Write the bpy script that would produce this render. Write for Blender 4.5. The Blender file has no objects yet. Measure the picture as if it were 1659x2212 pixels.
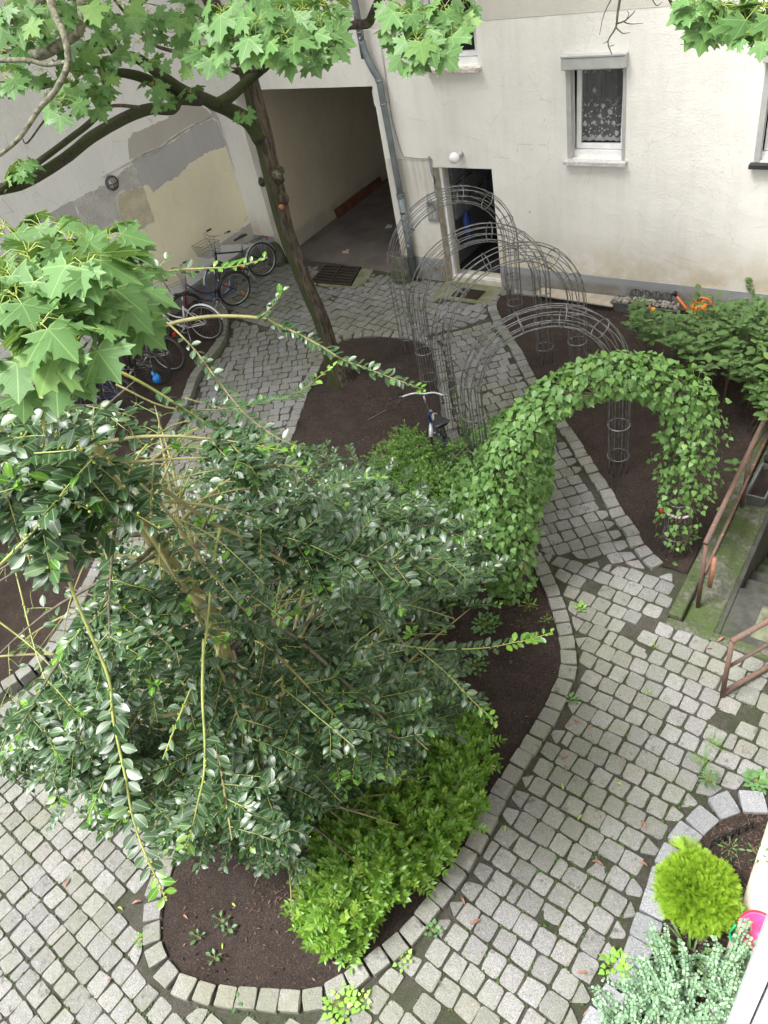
import bpy, math, random
import numpy as np
from mathutils import Vector, Matrix
random.seed(7); RNG = np.random.default_rng(7)
R = math.radians
# ------------------------------------------------------------------ camera
CAMH = 6.5; FP = 1665.0; CX, CY = 829.5, 1106.0          # picture measured at 1659 x 2212
def _axes():
    P, RO, YAW = R(41.0), R(-13.88), R(-43.2)
    f = np.array([0, math.cos(P), -math.sin(P)]); rt = np.array([1., 0, 0]); up = np.cross(rt, f)
    a = [math.cos(RO)*rt + math.sin(RO)*up, -math.sin(RO)*rt + math.cos(RO)*up, f]
    m = np.array([[math.cos(YAW), math.sin(YAW), 0], [-math.sin(YAW), math.cos(YAW), 0], [0, 0, 1]])
    return [m @ v for v in a]
RT, UPV, FW = _axes()
scene = bpy.context.scene
col = scene.collection
cd = bpy.data.cameras.new('camera'); cam = bpy.data.objects.new('camera', cd); col.objects.link(cam)
cd.sensor_fit = 'VERTICAL'; cd.sensor_height = 36; cd.sensor_width = 27; cd.lens = FP/2212*36
cd.clip_start = 0.01; cd.clip_end = 500
m4 = Matrix.Identity(4)
for i in range(3):
    m4[i][0] = RT[i]; m4[i][1] = UPV[i]; m4[i][2] = -FW[i]
m4[2][3] = CAMH
cam.matrix_world = m4
scene.camera = cam
# ------------------------------------------------------------------ light
SUN_EL, SUN_AZ = R(62), R(215)      # azimuth measured clockwise from +Y
w = bpy.data.worlds.new("World"); scene.world = w; w.use_nodes = True
nt = w.node_tree; bg = nt.nodes['Background']
sky = nt.nodes.new('ShaderNodeTexSky'); sky.sky_type = 'NISHITA'; sky.sun_disc = False
sky.sun_elevation = SUN_EL; sky.sun_rotation = SUN_AZ; sky.air_density = 1.0; sky.dust_density = 3.0; sky.ozone_density = 1.0
hs = nt.nodes.new('ShaderNodeHueSaturation'); hs.inputs['Saturation'].default_value = 0.22
nt.links.new(sky.outputs[0], hs.inputs['Color']); nt.links.new(hs.outputs[0], bg.inputs[0]); bg.inputs[1].default_value = 0.12
sl = bpy.data.lights.new('sun', 'SUN'); sl.energy = 2.0; sl.angle = R(22); sl.color = (1, .985, .965)
so = bpy.data.objects.new('sun', sl); col.objects.link(so)
sd = Vector((math.sin(SUN_AZ)*math.cos(SUN_EL), math.cos(SUN_AZ)*math.cos(SUN_EL), math.sin(SUN_EL)))
so.rotation_euler = sd.to_track_quat('Z', 'Y').to_euler(); so.location = (0, -5, 20)
scene.view_settings.view_transform = 'Standard'; scene.view_settings.look = 'None'
scene.view_settings.exposure = 1.95; scene.view_settings.gamma = 1
scene.cycles.max_bounces = 8; scene.cycles.transparent_max_bounces = 8
# ------------------------------------------------------------------ picture -> place
def ray(x, y): return RT*(x-CX)/FP - UPV*(y-CY)/FP + FW
O = np.array([0, 0, CAMH])
def G(x, y, z=0.): d = ray(x, y); return O + d*((z-CAMH)/d[2])
def FY(x, y, Y=11.3): d = ray(x, y); return O + d*(Y/d[1])
def LX(x, y, X=-12.38): d = ray(x, y); return O + d*(X/d[0])
def AD(x, y, t): return O + ray(x, y)*t
def pj(p):
    d = np.asarray(p, float) - O; z = d @ FW; return CX+FP*(d@RT)/z, CY-FP*(d@UPV)/z, z
def pjN(P):
    d = P - O; z = d @ FW; return np.stack([CX+FP*(d@RT)/z, CY-FP*(d@UPV)/z], 1)
def inpoly(x, y, poly):
    c = False; n = len(poly); j = n-1
    for i in range(n):
        xi, yi = poly[i][0], poly[i][1]; xj, yj = poly[j][0], poly[j][1]
        if (yi > y) != (yj > y) and x < (xj-xi)*(y-yi)/(yj-yi)+xi: c = not c
        j = i
    return c
def nrm(v): v = np.asarray(v, float); return v/(np.linalg.norm(v)+1e-12)
def spline(pts, n):
    """Catmull-Rom through pts (list of arrays), n samples per span"""
    P = [np.asarray(p, float) for p in pts]; P = [2*P[0]-P[1]] + P + [2*P[-1]-P[-2]]; out = []
    for i in range(1, len(P)-2):
        for k in range(n):
            t = k/n
            out.append(.5*((2*P[i]) + (P[i+1]-P[i-1])*t + (2*P[i-1]-5*P[i]+4*P[i+1]-P[i+2])*t*t + (3*P[i]-P[i-1]-3*P[i+1]+P[i+2])*t**3))
    out.append(P[-2]); return out
# ------------------------------------------------------------------ objects
def woff(o):
    v = np.zeros(3)
    while o is not None: v += np.array(o.location); o = o.parent
    return v
def link(name, me, m=None, parent=None):
    o = bpy.data.objects.new(name, me); col.objects.link(o)
    if m is not None: me.materials.append(m)
    if parent is not None: o.parent = parent
    return o
def tag(o, label=None, cat=None, group=None, kind=None):
    if label: o['label'] = label
    if cat: o['category'] = cat
    if group: o['group'] = group
    if kind: o['kind'] = kind
    return o
def thing(name, label, cat, loc=(0, 0, 0), group=None, rz=0):
    o = bpy.data.objects.new(name, None); col.objects.link(o); o.location = tuple(float(v) for v in loc); o.rotation_euler = (0, 0, rz)
    o.empty_display_size = .1
    return tag(o, label, cat, group)
class MB:
    def __init__(s): s.v = []; s.f = []
    def add(s, vs, fs):
        b = len(s.v); s.v += [tuple(map(float, p)) for p in vs]; s.f += [tuple(i+b for i in f) for f in fs]; return s
    def box(s, a, b, bev=0.0):
        x0, y0, z0 = a; x1, y1, z1 = b
        if bev <= 0:
            return s.add([(x0,y0,z0),(x1,y0,z0),(x1,y1,z0),(x0,y1,z0),(x0,y0,z1),(x1,y0,z1),(x1,y1,z1),(x0,y1,z1)],
                     [(3,2,1,0),(4,5,6,7),(0,1,5,4),(1,2,6,5),(2,3,7,6),(3,0,4,7)])
        return s.hull_box(a, b, bev)
    def hull_box(s, a, b, e):
        a = np.array(a, float); b = np.array(b, float); e = min(e, *(abs(b-a)/2.01))
        V = []; idx = {}
        for sx in (0,1):
            for sy in (0,1):
                for sz in (0,1):
                    c = np.array([(a, b)[sx][0], (a, b)[sy][1], (a, b)[sz][2]]); sg = np.array([1-2*sx, 1-2*sy, 1-2*sz])*e
                    for k in range(3):
                        p = c + sg; p[k] = c[k]; idx[(sx,sy,sz,k)] = len(V); V.append(p)
        F = []
        for k in range(3):
            i, j = [(1,2),(2,0),(0,1)][k]
            for s_ in (0,1):
                q = []
                for (u, v) in ((0,0),(1,0),(1,1),(0,1)):
                    t = [0,0,0]; t[k] = s_; t[i] = u; t[j] = v; q.append(idx[(*t, k)])
                F.append(tuple(q) if s_ else tuple(q[::-1]))
        for k in range(3):   # edges along k
            i, j = [(1,2),(2,0),(0,1)][k]
            for u in (0,1):
                for v in (0,1):
                    t0 = [0,0,0]; t0[i] = u; t0[j] = v; t1 = list(t0); t1[k] = 1
                    q = [idx[(*t0, i)], idx[(*t1, i)], idx[(*t1, j)], idx[(*t0, j)]]
                    F.append(tuple(q) if (u+v) % 2 == 0 else tuple(q[::-1]))
        for sx in (0,1):
            for sy in (0,1):
                for sz in (0,1):
                    q = [idx[(sx,sy,sz,k)] for k in range(3)]
                    F.append(tuple(q) if (sx+sy+sz) % 2 else tuple(q[::-1]))
        return s.add(V, F)
    def tube(s, pts, r, n=8, cap=True, closed=False, jit=0.0):
        pts = [np.asarray(p, float) for p in pts]; m = len(pts)
        rs = r if hasattr(r, '__len__') else [r]*m
        V = []; F = []; up = None
        for i in range(m):
            if closed: t = pts[(i+1) % m]-pts[i-1]
            else: t = pts[min(i+1, m-1)]-pts[max(i-1, 0)]
            t = nrm(t)
            if up is None:
                up = np.array([0, 0, 1.]) if abs(t[2]) < .9 else np.array([1., 0, 0])
            a = np.cross(up, t)
            if np.linalg.norm(a) < 1e-5: a = np.cross([0.3, 1, 0.2], t)
            a = nrm(a); b = np.cross(t, a); up = b
            for k in range(n):
                th = 2*math.pi*k/n; rr = rs[i]*(1+jit*(random.random()-.5) if jit else 1)
                V.append(pts[i] + (a*math.cos(th)+b*math.sin(th))*rr)
        L = m if closed else m-1
        for i in range(L):
            j = (i+1) % m
            for k in range(n): F.append((i*n+k, i*n+(k+1) % n, j*n+(k+1) % n, j*n+k))
        if cap and not closed: F.append(tuple(range(n))[::-1]); F.append(tuple((m-1)*n+k for k in range(n)))
        return s.add(V, F)
    def ring(s, c, R_, r, ax=(0,0,1), n=24, k=6):
        ax = nrm(ax); a = nrm(np.cross(ax, [0.123, 0.9, 0.31])); b = np.cross(ax, a); c = np.asarray(c, float)
        return s.tube([c+(a*math.cos(t)+b*math.sin(t))*R_ for t in np.linspace(0, 2*math.pi, n, endpoint=False)], r, k, closed=True)
    def lathe(s, prof, c=(0,0,0), n=24, M=None):
        V = []; F = []; m = len(prof)
        for (rr, z) in prof:
            for k in range(n): th = 2*math.pi*k/n; V.append((rr*math.cos(th), rr*math.sin(th), z))
        for i in range(m-1):
            for k in range(n): F.append((i*n+k, i*n+(k+1) % n, (i+1)*n+(k+1) % n, (i+1)*n+k))
        V = np.array(V)
        if M is not None: V = V @ np.array(M).T
        return s.add(V+np.array(c), F)
    def prism(s, poly, h):
        """poly: 3D points (ccw seen from the tip of h); h: vector"""
        n = len(poly); P = [np.asarray(p, float) for p in poly]; h = np.asarray(h, float)
        V = P + [p+h for p in P]
        return s.add(V, [tuple(range(n))[::-1], tuple(range(n, 2*n))] + [(i, (i+1) % n, n+(i+1) % n, n+i) for i in range(n)])
    def blob(s, c, r, n=10, m=7, jit=.12):
        c = np.asarray(c, float); r = np.asarray(r, float)*np.ones(3); V = [c-[0,0,r[2]]]; F = []
        for i in range(1, m):
            ph = math.pi*i/m
            for k in range(n):
                th = 2*math.pi*k/n; q = np.array([math.sin(ph)*math.cos(th), math.sin(ph)*math.sin(th), -math.cos(ph)])
                V.append(c+q*r*(1+jit*(random.random()-.5)*2))
        V.append(c+[0,0,r[2]])
        for k in range(n): F.append((0, 1+(k+1) % n, 1+k)); F.append((len(V)-1, len(V)-1-n+k, len(V)-1-n+(k+1) % n))
        for i in range(m-2):
            for k in range(n): F.append((1+i*n+k, 1+i*n+(k+1) % n, 1+(i+1)*n+(k+1) % n, 1+(i+1)*n+k))
        return s.add(V, F)
    def build(s, name, m, parent=None, smooth=False):
        me = bpy.data.meshes.new(name); V = np.array(s.v) - (woff(parent) if parent else 0)
        me.from_pydata(V.tolist(), [], s.f); me.update()
        if smooth: me.shade_smooth()
        return link(name, me, m, parent)
class Leaves:
    """many leaf-sized faces gathered into one mesh"""
    def __init__(s, T, F, uv=None): s.T = np.array(T, float); s.F = np.array(F); s.P = []; s.Y = []; s.N = []; s.S = []; s.uv = s.T[:, :2] if uv is None else np.array(uv)
    def add(s, p, y, n, size): s.P.append(p); s.Y.append(y); s.N.append(n); s.S.append(size)
    def build(s, name, m, parent=None, curl=0.0):
        P = np.array(s.P, float); Y = np.array(s.Y, float); N = np.array(s.N, float); S = np.array(s.S, float)
        if S.ndim == 1: S = np.stack([S, S, S], 1)
        Y /= np.linalg.norm(Y, axis=1)[:, None]+1e-9
        X = np.cross(Y, N); X /= np.linalg.norm(X, axis=1)[:, None]+1e-9; Z = np.cross(X, Y)
        k = len(P); T = np.repeat(s.T[None], k, 0)
        if curl: T[:, :, 2] += curl*(RNG.random((k, 1))*2-.6)*(T[:, :, 1]**2) + .5*curl*(RNG.random((k, 1))-.5)*T[:, :, 0]
        T = T*S[:, None, :]
        V = P[:, None] + T[..., 0:1]*X[:, None] + T[..., 1:2]*Y[:, None] + T[..., 2:3]*Z[:, None]
        nv = T.shape[1]; V = V.reshape(-1, 3) - (woff(parent) if parent else 0)
        F = (s.F[None] + (np.arange(k)*nv)[:, None, None]).reshape(-1); c = s.F.shape[1]; nf = k*len(s.F)
        me = bpy.data.meshes.new(name); me.vertices.add(len(V)); me.vertices.foreach_set('co', V.astype(np.float32).ravel())
        me.loops.add(len(F)); me.loops.foreach_set('vertex_index', F.astype(np.int32))
        me.polygons.add(nf); me.polygons.foreach_set('loop_start', (np.arange(nf)*c).astype(np.int32))
        ul = me.uv_layers.new(name='UVMap'); ul.data.foreach_set('uv', np.tile(s.uv[s.F.reshape(-1)], (k, 1)).astype(np.float32).ravel())
        me.update(calc_edges=True); me.shade_smooth()
        return link(name, me, m, parent)
# ------------------------------------------------------------------ materials
class NB:
    def __init__(s, name):
        s.m = bpy.data.materials.new(name); s.m.use_nodes = True; s.t = s.m.node_tree
        s.b = s.t.nodes['Principled BSDF']; s.out = s.t.nodes['Material Output']
    def n(s, ty, **kw):
        x = s.t.nodes.new('ShaderNode'+ty)
        for k, v in kw.items(): setattr(x, k, v)
        return x
    def l(s, a, b): s.t.links.new(a, b)
    def val(s, x, sock):
        if isinstance(x, (int, float)): sock.default_value = x
        elif isinstance(x, tuple): sock.default_value = (*x, 1)[:4] if len(sock.default_value) == 4 else x[:3]
        else: s.l(x, sock)
    def co(s, kind='Object', scale=(1,1,1), rot=(0,0,0)):
        t = s.n('TexCoord'); mp = s.n('Mapping'); s.l(t.outputs[kind], mp.inputs[0]); mp.inputs['Scale'].default_value = scale; mp.inputs['Rotation'].default_value = rot
        return mp.outputs[0]
    def noise(s, scale, detail=5, rough=.6, co=None, dist=0):
        x = s.n('TexNoise'); x.inputs['Scale'].default_value = scale; x.inputs['Detail'].default_value = detail
        x.inputs['Roughness'].default_value = rough; x.inputs['Distortion'].default_value = dist
        s.l(co if co is not None else s.co(), x.inputs['Vector']); return x.outputs['Fac']
    def vor(s, scale, co=None, feat='F1', out='Distance'):
        x = s.n('TexVoronoi', feature=feat); x.inputs['Scale'].default_value = scale; s.l(co if co is not None else s.co(), x.inputs['Vector']); return x.outputs[out]
    def ramp(s, v, a, b, lo=0., hi=1.):
        x = s.n('MapRange'); s.val(v, x.inputs[0]); x.inputs[1].default_value = a; x.inputs[2].default_value = b; x.inputs[3].default_value = lo; x.inputs[4].default_value = hi
        x.interpolation_type = 'SMOOTHSTEP'; return x.outputs[0]
    def math(s, op, a, b=0., c=None):
        x = s.n('Math', operation=op); s.val(a, x.inputs[0]); s.val(b, x.inputs[1])
        if c is not None: s.val(c, x.inputs[2])
        return x.outputs[0]
    def mix(s, f, a, b, blend='MIX'):
        x = s.n('Mix', data_type='RGBA', blend_type=blend); s.val(f, x.inputs[0]); s.val(a, x.inputs[6]); s.val(b, x.inputs[7]); return x.outputs[2]
    def rnd(s): return s.n('NewGeometry').outputs['Random Per Island']
    def xyz(s, kind='Object'):
        x = s.n('SeparateXYZ'); s.l(s.n('TexCoord').outputs[kind], x.inputs[0]); return x.outputs
    def bump(s, h, dist=.01, st=1.0):
        x = s.n('Bump'); x.inputs['Distance'].default_value = dist; x.inputs['Strength'].default_value = st; s.l(h, x.inputs['Height']); s.l(x.outputs[0], s.b.inputs['Normal']); return x
    def fin(s, c, rough=.8, metal=0, spec=None):
        s.val(c, s.b.inputs['Base Color']); s.val(rough, s.b.inputs['Roughness']); s.val(metal, s.b.inputs['Metallic'])
        if spec is not None: s.b.inputs['Specular IOR Level'].default_value = spec
        return s.m
def simple(name, c1, c2=None, scale=8., rough=.6, metal=0, bump=0., bs=60., rvar=0., spec=None):
    k = NB(name); c2 = c2 or tuple(x*.7 for x in c1)
    n1 = k.noise(scale); c = k.mix(k.ramp(n1, .35, .65), c1, c2)
    if bump: k.bump(k.noise(bs, 4), bump)
    r = rough if not rvar else k.ramp(n1, .3, .7, rough-rvar, rough+rvar)
    return k.fin(c, r, metal, spec)
def leafmat(name, dark, mid, young, rough=.35, trans=.25, vein=None, veinkind='mid', spec=.5, youngp=.85):
    k = NB(name); r = k.rnd(); c = k.mix(k.ramp(r, 0, .75), dark, mid); c = k.mix(k.ramp(r, youngp, 1.), c, young)
    c = k.mix(k.math('MULTIPLY', k.noise(3., 3), .45), c, tuple(x*.6 for x in dark))
    uv = k.xyz('UV')
    if vein is not None:
        ax = k.math('ABSOLUTE', uv[0])
        if veinkind == 'mid': d = k.ramp(ax, .012, .035, 1, 0)
        else:
            d = k.ramp(ax, .007, .026, 1, 0)
            for ang in (27, -22):
                ca, sa = math.cos(R(ang)), math.sin(R(ang))
                ds = k.math('ABSOLUTE', k.math('SUBTRACT', k.math('MULTIPLY', uv[1], ca), k.math('MULTIPLY', ax, sa)))
                d = k.math('MAXIMUM', d, k.ramp(ds, .006, .024, 1, 0))
            # side veins
            w_ = k.math('SINE', k.math('MULTIPLY', k.math('SUBTRACT', uv[1], k.math('MULTIPLY', ax, .9)), 44.))
            d = k.math('MAXIMUM', d, k.math('MULTIPLY', k.ramp(w_, .93, 1., 0, 1), .35))
        c = k.mix(k.math('MULTIPLY', d, .75), c, vein)
    geo = k.n('NewGeometry'); c = k.mix(k.math('MULTIPLY', geo.outputs['Backfacing'], .45), c, tuple(min(1, x*1.5+.03) for x in mid))
    k.fin(c, k.ramp(k.noise(9., 2), .3, .7, rough-.06, rough+.1), 0, spec)
    tr = k.n('BsdfTranslucent'); k.l(k.mix(.5, c, young), tr.inputs[0]); ms = k.n('MixShader'); ms.inputs[0].default_value = trans
    k.l(k.b.outputs[0], ms.inputs[1]); k.l(tr.outputs[0], ms.inputs[2]); k.l(ms.outputs[0], k.out.inputs[0]); return k.m
# ================================================================== materials of the place
def stone_mat(name, base, moss=.5):
    k = NB(name); r = k.rnd(); c = k.mix(k.ramp(r, 0, 1), tuple(x*.78 for x in base), tuple(x*1.18 for x in base))
    r2 = k.math('FRACT', k.math('MULTIPLY', r, 7.31)); c = k.mix(k.ramp(r2, .8, 1, 0, .6), c, (base[0]*1.08, base[1], base[2]*.93))
    gr = k.noise(95, 4, .75); c = k.mix(k.ramp(gr, .44, .62, 0, .8), c, tuple(x*.5 for x in base)); c = k.mix(k.ramp(k.noise(130, 3, .6, dist=1), .56, .66, 0, .75), c, tuple(min(.8, x*1.9) for x in base))
    big = k.noise(.8, 3); c = k.mix(k.ramp(k.math('ADD', k.math('MULTIPLY', big, .8), k.math('MULTIPLY', k.noise(16, 4), .35)), .46, .68, 0, moss), c, (.13, .14, .075))
    c = k.mix(k.ramp(k.noise(7, 6, .8), .56, .68, 0, .75), c, (.05, .045, .035))
    k.bump(k.math('ADD', k.noise(90, 4), k.math('MULTIPLY', k.noise(22, 2), 2.)), .004)
    return k.fin(c, .82, 0, .35)
M_sett = stone_mat('granite_sett', (.212, .209, .205), .44)
M_kerb = stone_mat('granite_kerb', (.225, .22, .212), .5)
M_kerbnew = stone_mat('granite_kerb_clean', (.245, .252, .262), .05)
def dirt_mat(name, a, b, c3, moss=0.):
    k = NB(name); c = k.mix(k.ramp(k.noise(4, 6, .7), .35, .65), a, b); c = k.mix(k.ramp(k.noise(55, 5, .8), .42, .62, 0, .75), c, tuple(x*.45 for x in a)); c = k.mix(k.ramp(k.noise(110, 3, .7), .54, .64, 0, .85), c, c3)
    if moss: c = k.mix(k.ramp(k.noise(1.6, 5, .75), .42, .56, 0, moss), c, (.04, .07, .012))
    c = k.mix(k.ramp(k.vor(55), .02, .09, .5, 0), c, tuple(x*2.2 for x in c3))
    k.bump(k.math('ADD', k.noise(40, 6, .8), k.noise(120, 3, .8)), .03); return k.fin(c, .95, 0, .2)
M_joint = dirt_mat('joint_dirt', (.13, .12, .10), (.085, .077, .064), (.21, .19, .16), .42)
M_soil = dirt_mat('bed_soil', (.050, .036, .030), (.078, .058, .049), (.15, .115, .095))
M_soil2 = dirt_mat('bare_earth', (.085, .062, .05), (.055, .04, .032), (.13, .10, .08))
M_chip = simple('bark_chip', (.15, .09, .06), (.06, .036, .026), 30, .8)
# ================================================================== setting: ground, beds, paving
Z0 = -.011
mb = MB(); xs = [-90, -1.43, .31, 90]; ys = [-90, 5.2, 9.6, 90]
for i in range(3):
    for j in range(3):
        if i == 1 and j == 1: continue
        mb.add([(xs[i], ys[j], Z0), (xs[i+1], ys[j], Z0), (xs[i+1], ys[j+1], Z0), (xs[i], ys[j+1], Z0)], [(0, 1, 2, 3)])
tag(mb.build('ground', M_joint), kind='structure')
def gp(pts, z=0.): return [tuple(G(x, y, z)[:2]) for x, y in pts]
def resample(P, d, closed=False):
    P = [np.array(p[:2], float) for p in P]
    if closed: P = P + [P[0]]
    S = spline([np.append(p, 0) for p in P], 8); S = [s[:2] for s in S]; out = [S[0]]; acc = 0
    for a, b in zip(S[:-1], S[1:]):
        L = np.linalg.norm(b-a)
        while acc+L >= d and L > 0:
            t = (d-acc)/L; a = a+(b-a)*t; out.append(a); L = np.linalg.norm(b-a); acc = 0
        acc += L
    return out
def offset(P, d):
    out = []
    for i, p in enumerate(P):
        a = P[max(i-1, 0)]; b = P[min(i+1, len(P)-1)]; t = nrm(np.array(b)-np.array(a)); out.append(np.array(p)+np.array([t[1], -t[0]])*d)
    return out
bedM = gp([(650,900),(672,840),(705,775),(738,740),(790,731),(850,732),(905,740),(932,758),(944,800),(950,860),(962,930),(1000,1010),(1060,1090),(1110,1160),(1150,1225),(1180,1290),(1200,1350),
  (1211,1402),(1211,1441),(1207,1465),(1194,1496),(1178,1527),(1160,1558),(1134,1600),(1095,1660),(1049,1734),(1009,1819),(964,1889),(929,1934),(874,1999),(829,2039),(775,2079),(740,2109),(690,2134),(645,2141),(550,2136),(480,2131),(400,2109),(372,2084),(355,2054),(350,2009),(352,1949),(370,1894),(380,1859),
  (395,1790),(410,1700),(420,1600),(435,1500),(465,1400),(500,1300),(540,1200),(580,1100),(615,1000)])
kM = resample(bedM, .172, True)                     # clockwise in the picture = clockwise on the ground
bedB_k = gp([(1659,722),(1500,700),(1420,684),(1340,672),(1250,655),(1160,643),(1105,636),(1081,642),(1075,651),(1074,665),(1079,683),(1089,702),(1114,740),(1137,778),(1166,831),(1231,925),(1257,963),(1292,1018),(1319,1059),(1348,1109),(1371,1141),(1398,1185),(1416,1203),(1442,1226)])
kB = resample(bedB_k, .172)
bedC_k = [(-12.2, 9.2), (-11.5, 9.0), (-11.0, 8.55), (-10.6, 8.01), (-10.28, 7.07), (-9.83, 6.34), (-9.34, 5.39), (-8.75, 4.2), (-8.1, 3.0), (-7.55, 1.85), (-7.6, 1.2), (-8.0, .3), (-8.8, -.8), (-9.6, -2)]
kC = resample(bedC_k, .172)
bedD_k = gp([(1659,1763),(1645,1762),(1600,1760),(1567,1768),(1538,1788),(1505,1828),(1470,1885),(1452,1945),(1437,1990),(1426,2029),(1414,2053),(1392,2107),(1365,2150),(1330,2212),(1290,2290)])
kD = resample(bedD_k, .2)
def bed_sheet(name, poly, m, z=.012, cell=.06, amp=.02):
    P = np.array([p[:2] for p in poly]); x0, y0 = P.min(0)-.05; x1, y1 = P.max(0)+.05
    nx, ny = int((x1-x0)/cell)+2, int((y1-y0)/cell)+2; vid = {}; b = MB()
    ph = RNG.random(8)*6
    def hz(x, y): return z + amp*(math.sin(x*3.1+ph[0])*math.sin(y*2.7+ph[1])*.5 + .3*math.sin(x*9+ph[2]+y*4)*math.sin(y*8+ph[3]) + (random.random()-.5)*.5)
    for i in range(nx):
        for j in range(ny):
            if inpoly(x0+(i+.5)*cell, y0+(j+.5)*cell, poly):
                q = []
                for (a, c) in ((i, j), (i+1, j), (i+1, j+1), (i, j+1)):
                    if (a, c) not in vid: vid[(a, c)] = len(b.v); x = x0+a*cell; y = y0+c*cell; b.v.append((x, y, hz(x, y)))
                    q.append(vid[(a, c)])
                b.f.append(tuple(q))
    return tag(b.build(name, m, smooth=True), kind='structure')
outM = offset(kM, -.17); outB = offset(kB, .17); outC = offset(kC, -.17); outD = offset(kD, .21)
def half(P, d): return offset(P, d)
polyM = [tuple(p) for p in half(kM, -.06)]
WB = [(-1.42, 5.9), (-1.42, 11.25)]
polyB = [tuple(p) for p in half(kB, .06)]+WB
polyC = [tuple(p) for p in half(kC, -.06)]+[(-12.38, -2), (-12.38, 9.2)]
polyD = [tuple(p) for p in half(kD, .06)]+[(.035, .2), (.035, 3.5)]
forb = [[tuple(p) for p in outM], [tuple(p) for p in outB]+WB, [tuple(p) for p in outC]+[(-12.6, -2), (-12.6, 9.3)], [tuple(p) for p in outD]+[(.3, .2), (.3, 3.6)]]
def kerb(name, K, m, w, top, h, sgn=-1, closed=False, var=.006):
    b = MB(); n = len(K)
    for i in range(n if closed else n-1):
        a, c = np.array(K[i]), np.array(K[(i+1) % n]); t = c-a; L = np.linalg.norm(t)
        if L < .05: continue
        t /= L; nn = np.array([t[1], -t[0]])*sgn; g = .006
        w_ = w*(1+random.uniform(-.06, .06)); o1 = np.array([random.uniform(-var, var) for _ in range(2)])
        A = a+t*g+o1; B = c-t*g+o1; q = [A, B, B+nn*w_+t*L*.06*sgn*0, A+nn*w_]
        q = [p+np.array([random.uniform(-.007, .007) for _ in range(2)]) for p in q]; zt = top+random.uniform(-.008, .008)
        cen = sum(q)/4; tl = (random.uniform(-.03, .03), random.uniform(-.03, .03)); V = []; F = []
        for lv, (sc, dz) in enumerate([(.94, 0), (.985, -.004), (1., -.014), (1., -h)]):
            for kk in range(4):
                p0, p1 = q[kk], q[(kk+1) % 4]
                for f_ in (.05, .5, .95):
                    p = p0+(p1-p0)*f_+np.array([random.uniform(-.003, .003)]*2); 
                    if f_ != .5: p = p+(cen-p)*.012
                    d = (p-cen)*sc; V.append((*(cen+d), zt+dz+d[0]*tl[0]+d[1]*tl[1]+random.uniform(-.002, .002)))
        for lv in range(3):
            for kk in range(12): F.append((lv*12+kk, (lv+1)*12+kk, (lv+1)*12+(kk+1) % 12, lv*12+(kk+1) % 12))
        V.append((*cen, zt+.002)); F += [(kk, (kk+1) % 12, 48) for kk in range(12)]
        # orientation: make sure faces look out
        b.add(V, F)
    o = b.build(name, m); return tag(o, kind='structure')
kerb('kerb_middle', kM, M_kerb, .155, .045, .1, -1, True); kerb('kerb_path', kB, M_kerb, .155, .03, .1, 1)
kerb('kerb_bicycle_bed', kC, M_kerb, .16, .11, .16); kerb('kerb_corner_bed', kD, M_kerbnew, .195, .05, .12, 1)
bed_sheet('soil_middle', polyM, M_soil); bed_sheet('soil_path', polyB, M_soil); bed_sheet('soil_bicycle_bed', polyC, M_soil2, .065); bed_sheet('soil_corner_bed', polyD, M_soil, .02)
# paving -----------------------------------------------------------
grateP = [tuple(G(x, y)[:2]) for x, y in [(700,571),(680,606),(690,617),(765,624),(790,610),(808,582)]]
passP = [(-12.6, 11.25)]+[tuple(G(x, y)[:2]) for x, y in [(620,553),(655,560),(710,567),(760,575),(826,585),(858,592)]]+[(-8.4, 11.3), (-8.4, 14), (-12.6, 14)]
forb += [grateP, passP, [(-90, 11.22), (90, 11.22), (90, 40), (-90, 40)], [(-1.46, 5.17), (.3, 5.17), (.3, 12), (-1.46, 12)], [(-7.35, 10.55), (-6.35, 10.75), (-6.35, 11.3), (-7.6, 11.3)], [(-7.42,1.62),(-7.27,2.0),(-6.85,2.12),(-6.6,1.85),(-6.72,1.5),(-7.1,1.4)], [(.03, -9), (3, -9), (3, 12), (.03, 12)], [(-20, 9), (-12.38, 9), (-12.38, 12), (-20, 12)]]
patch = [gp([(1340,1345),(1375,1338),(1410,1345),(1400,1362),(1360,1372)]), gp([(1610,1535),(1640,1530),(1650,1560),(1612,1552)])]
bb = [(min(p[0] for p in f), max(p[0] for p in f), min(p[1] for p in f), max(p[1] for p in f)) for f in forb]
def bad(x, y):
    for f, b in zip(forb, bb):
        if b[0] <= x <= b[1] and b[2] <= y <= b[3] and inpoly(x, y, f): return True
    return False
def zone(x, y):
    if x+y > 1.6 and y-x < 16.35 and y > 5.58+.2*(x+3): return 1
    if y-x >= 16.35 and y > 8.88 or (x+y > 1.6 and y > 8.88): return 2
    if y < 2.6 or x > -3.4: return 0
    return 3
Q = []
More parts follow.
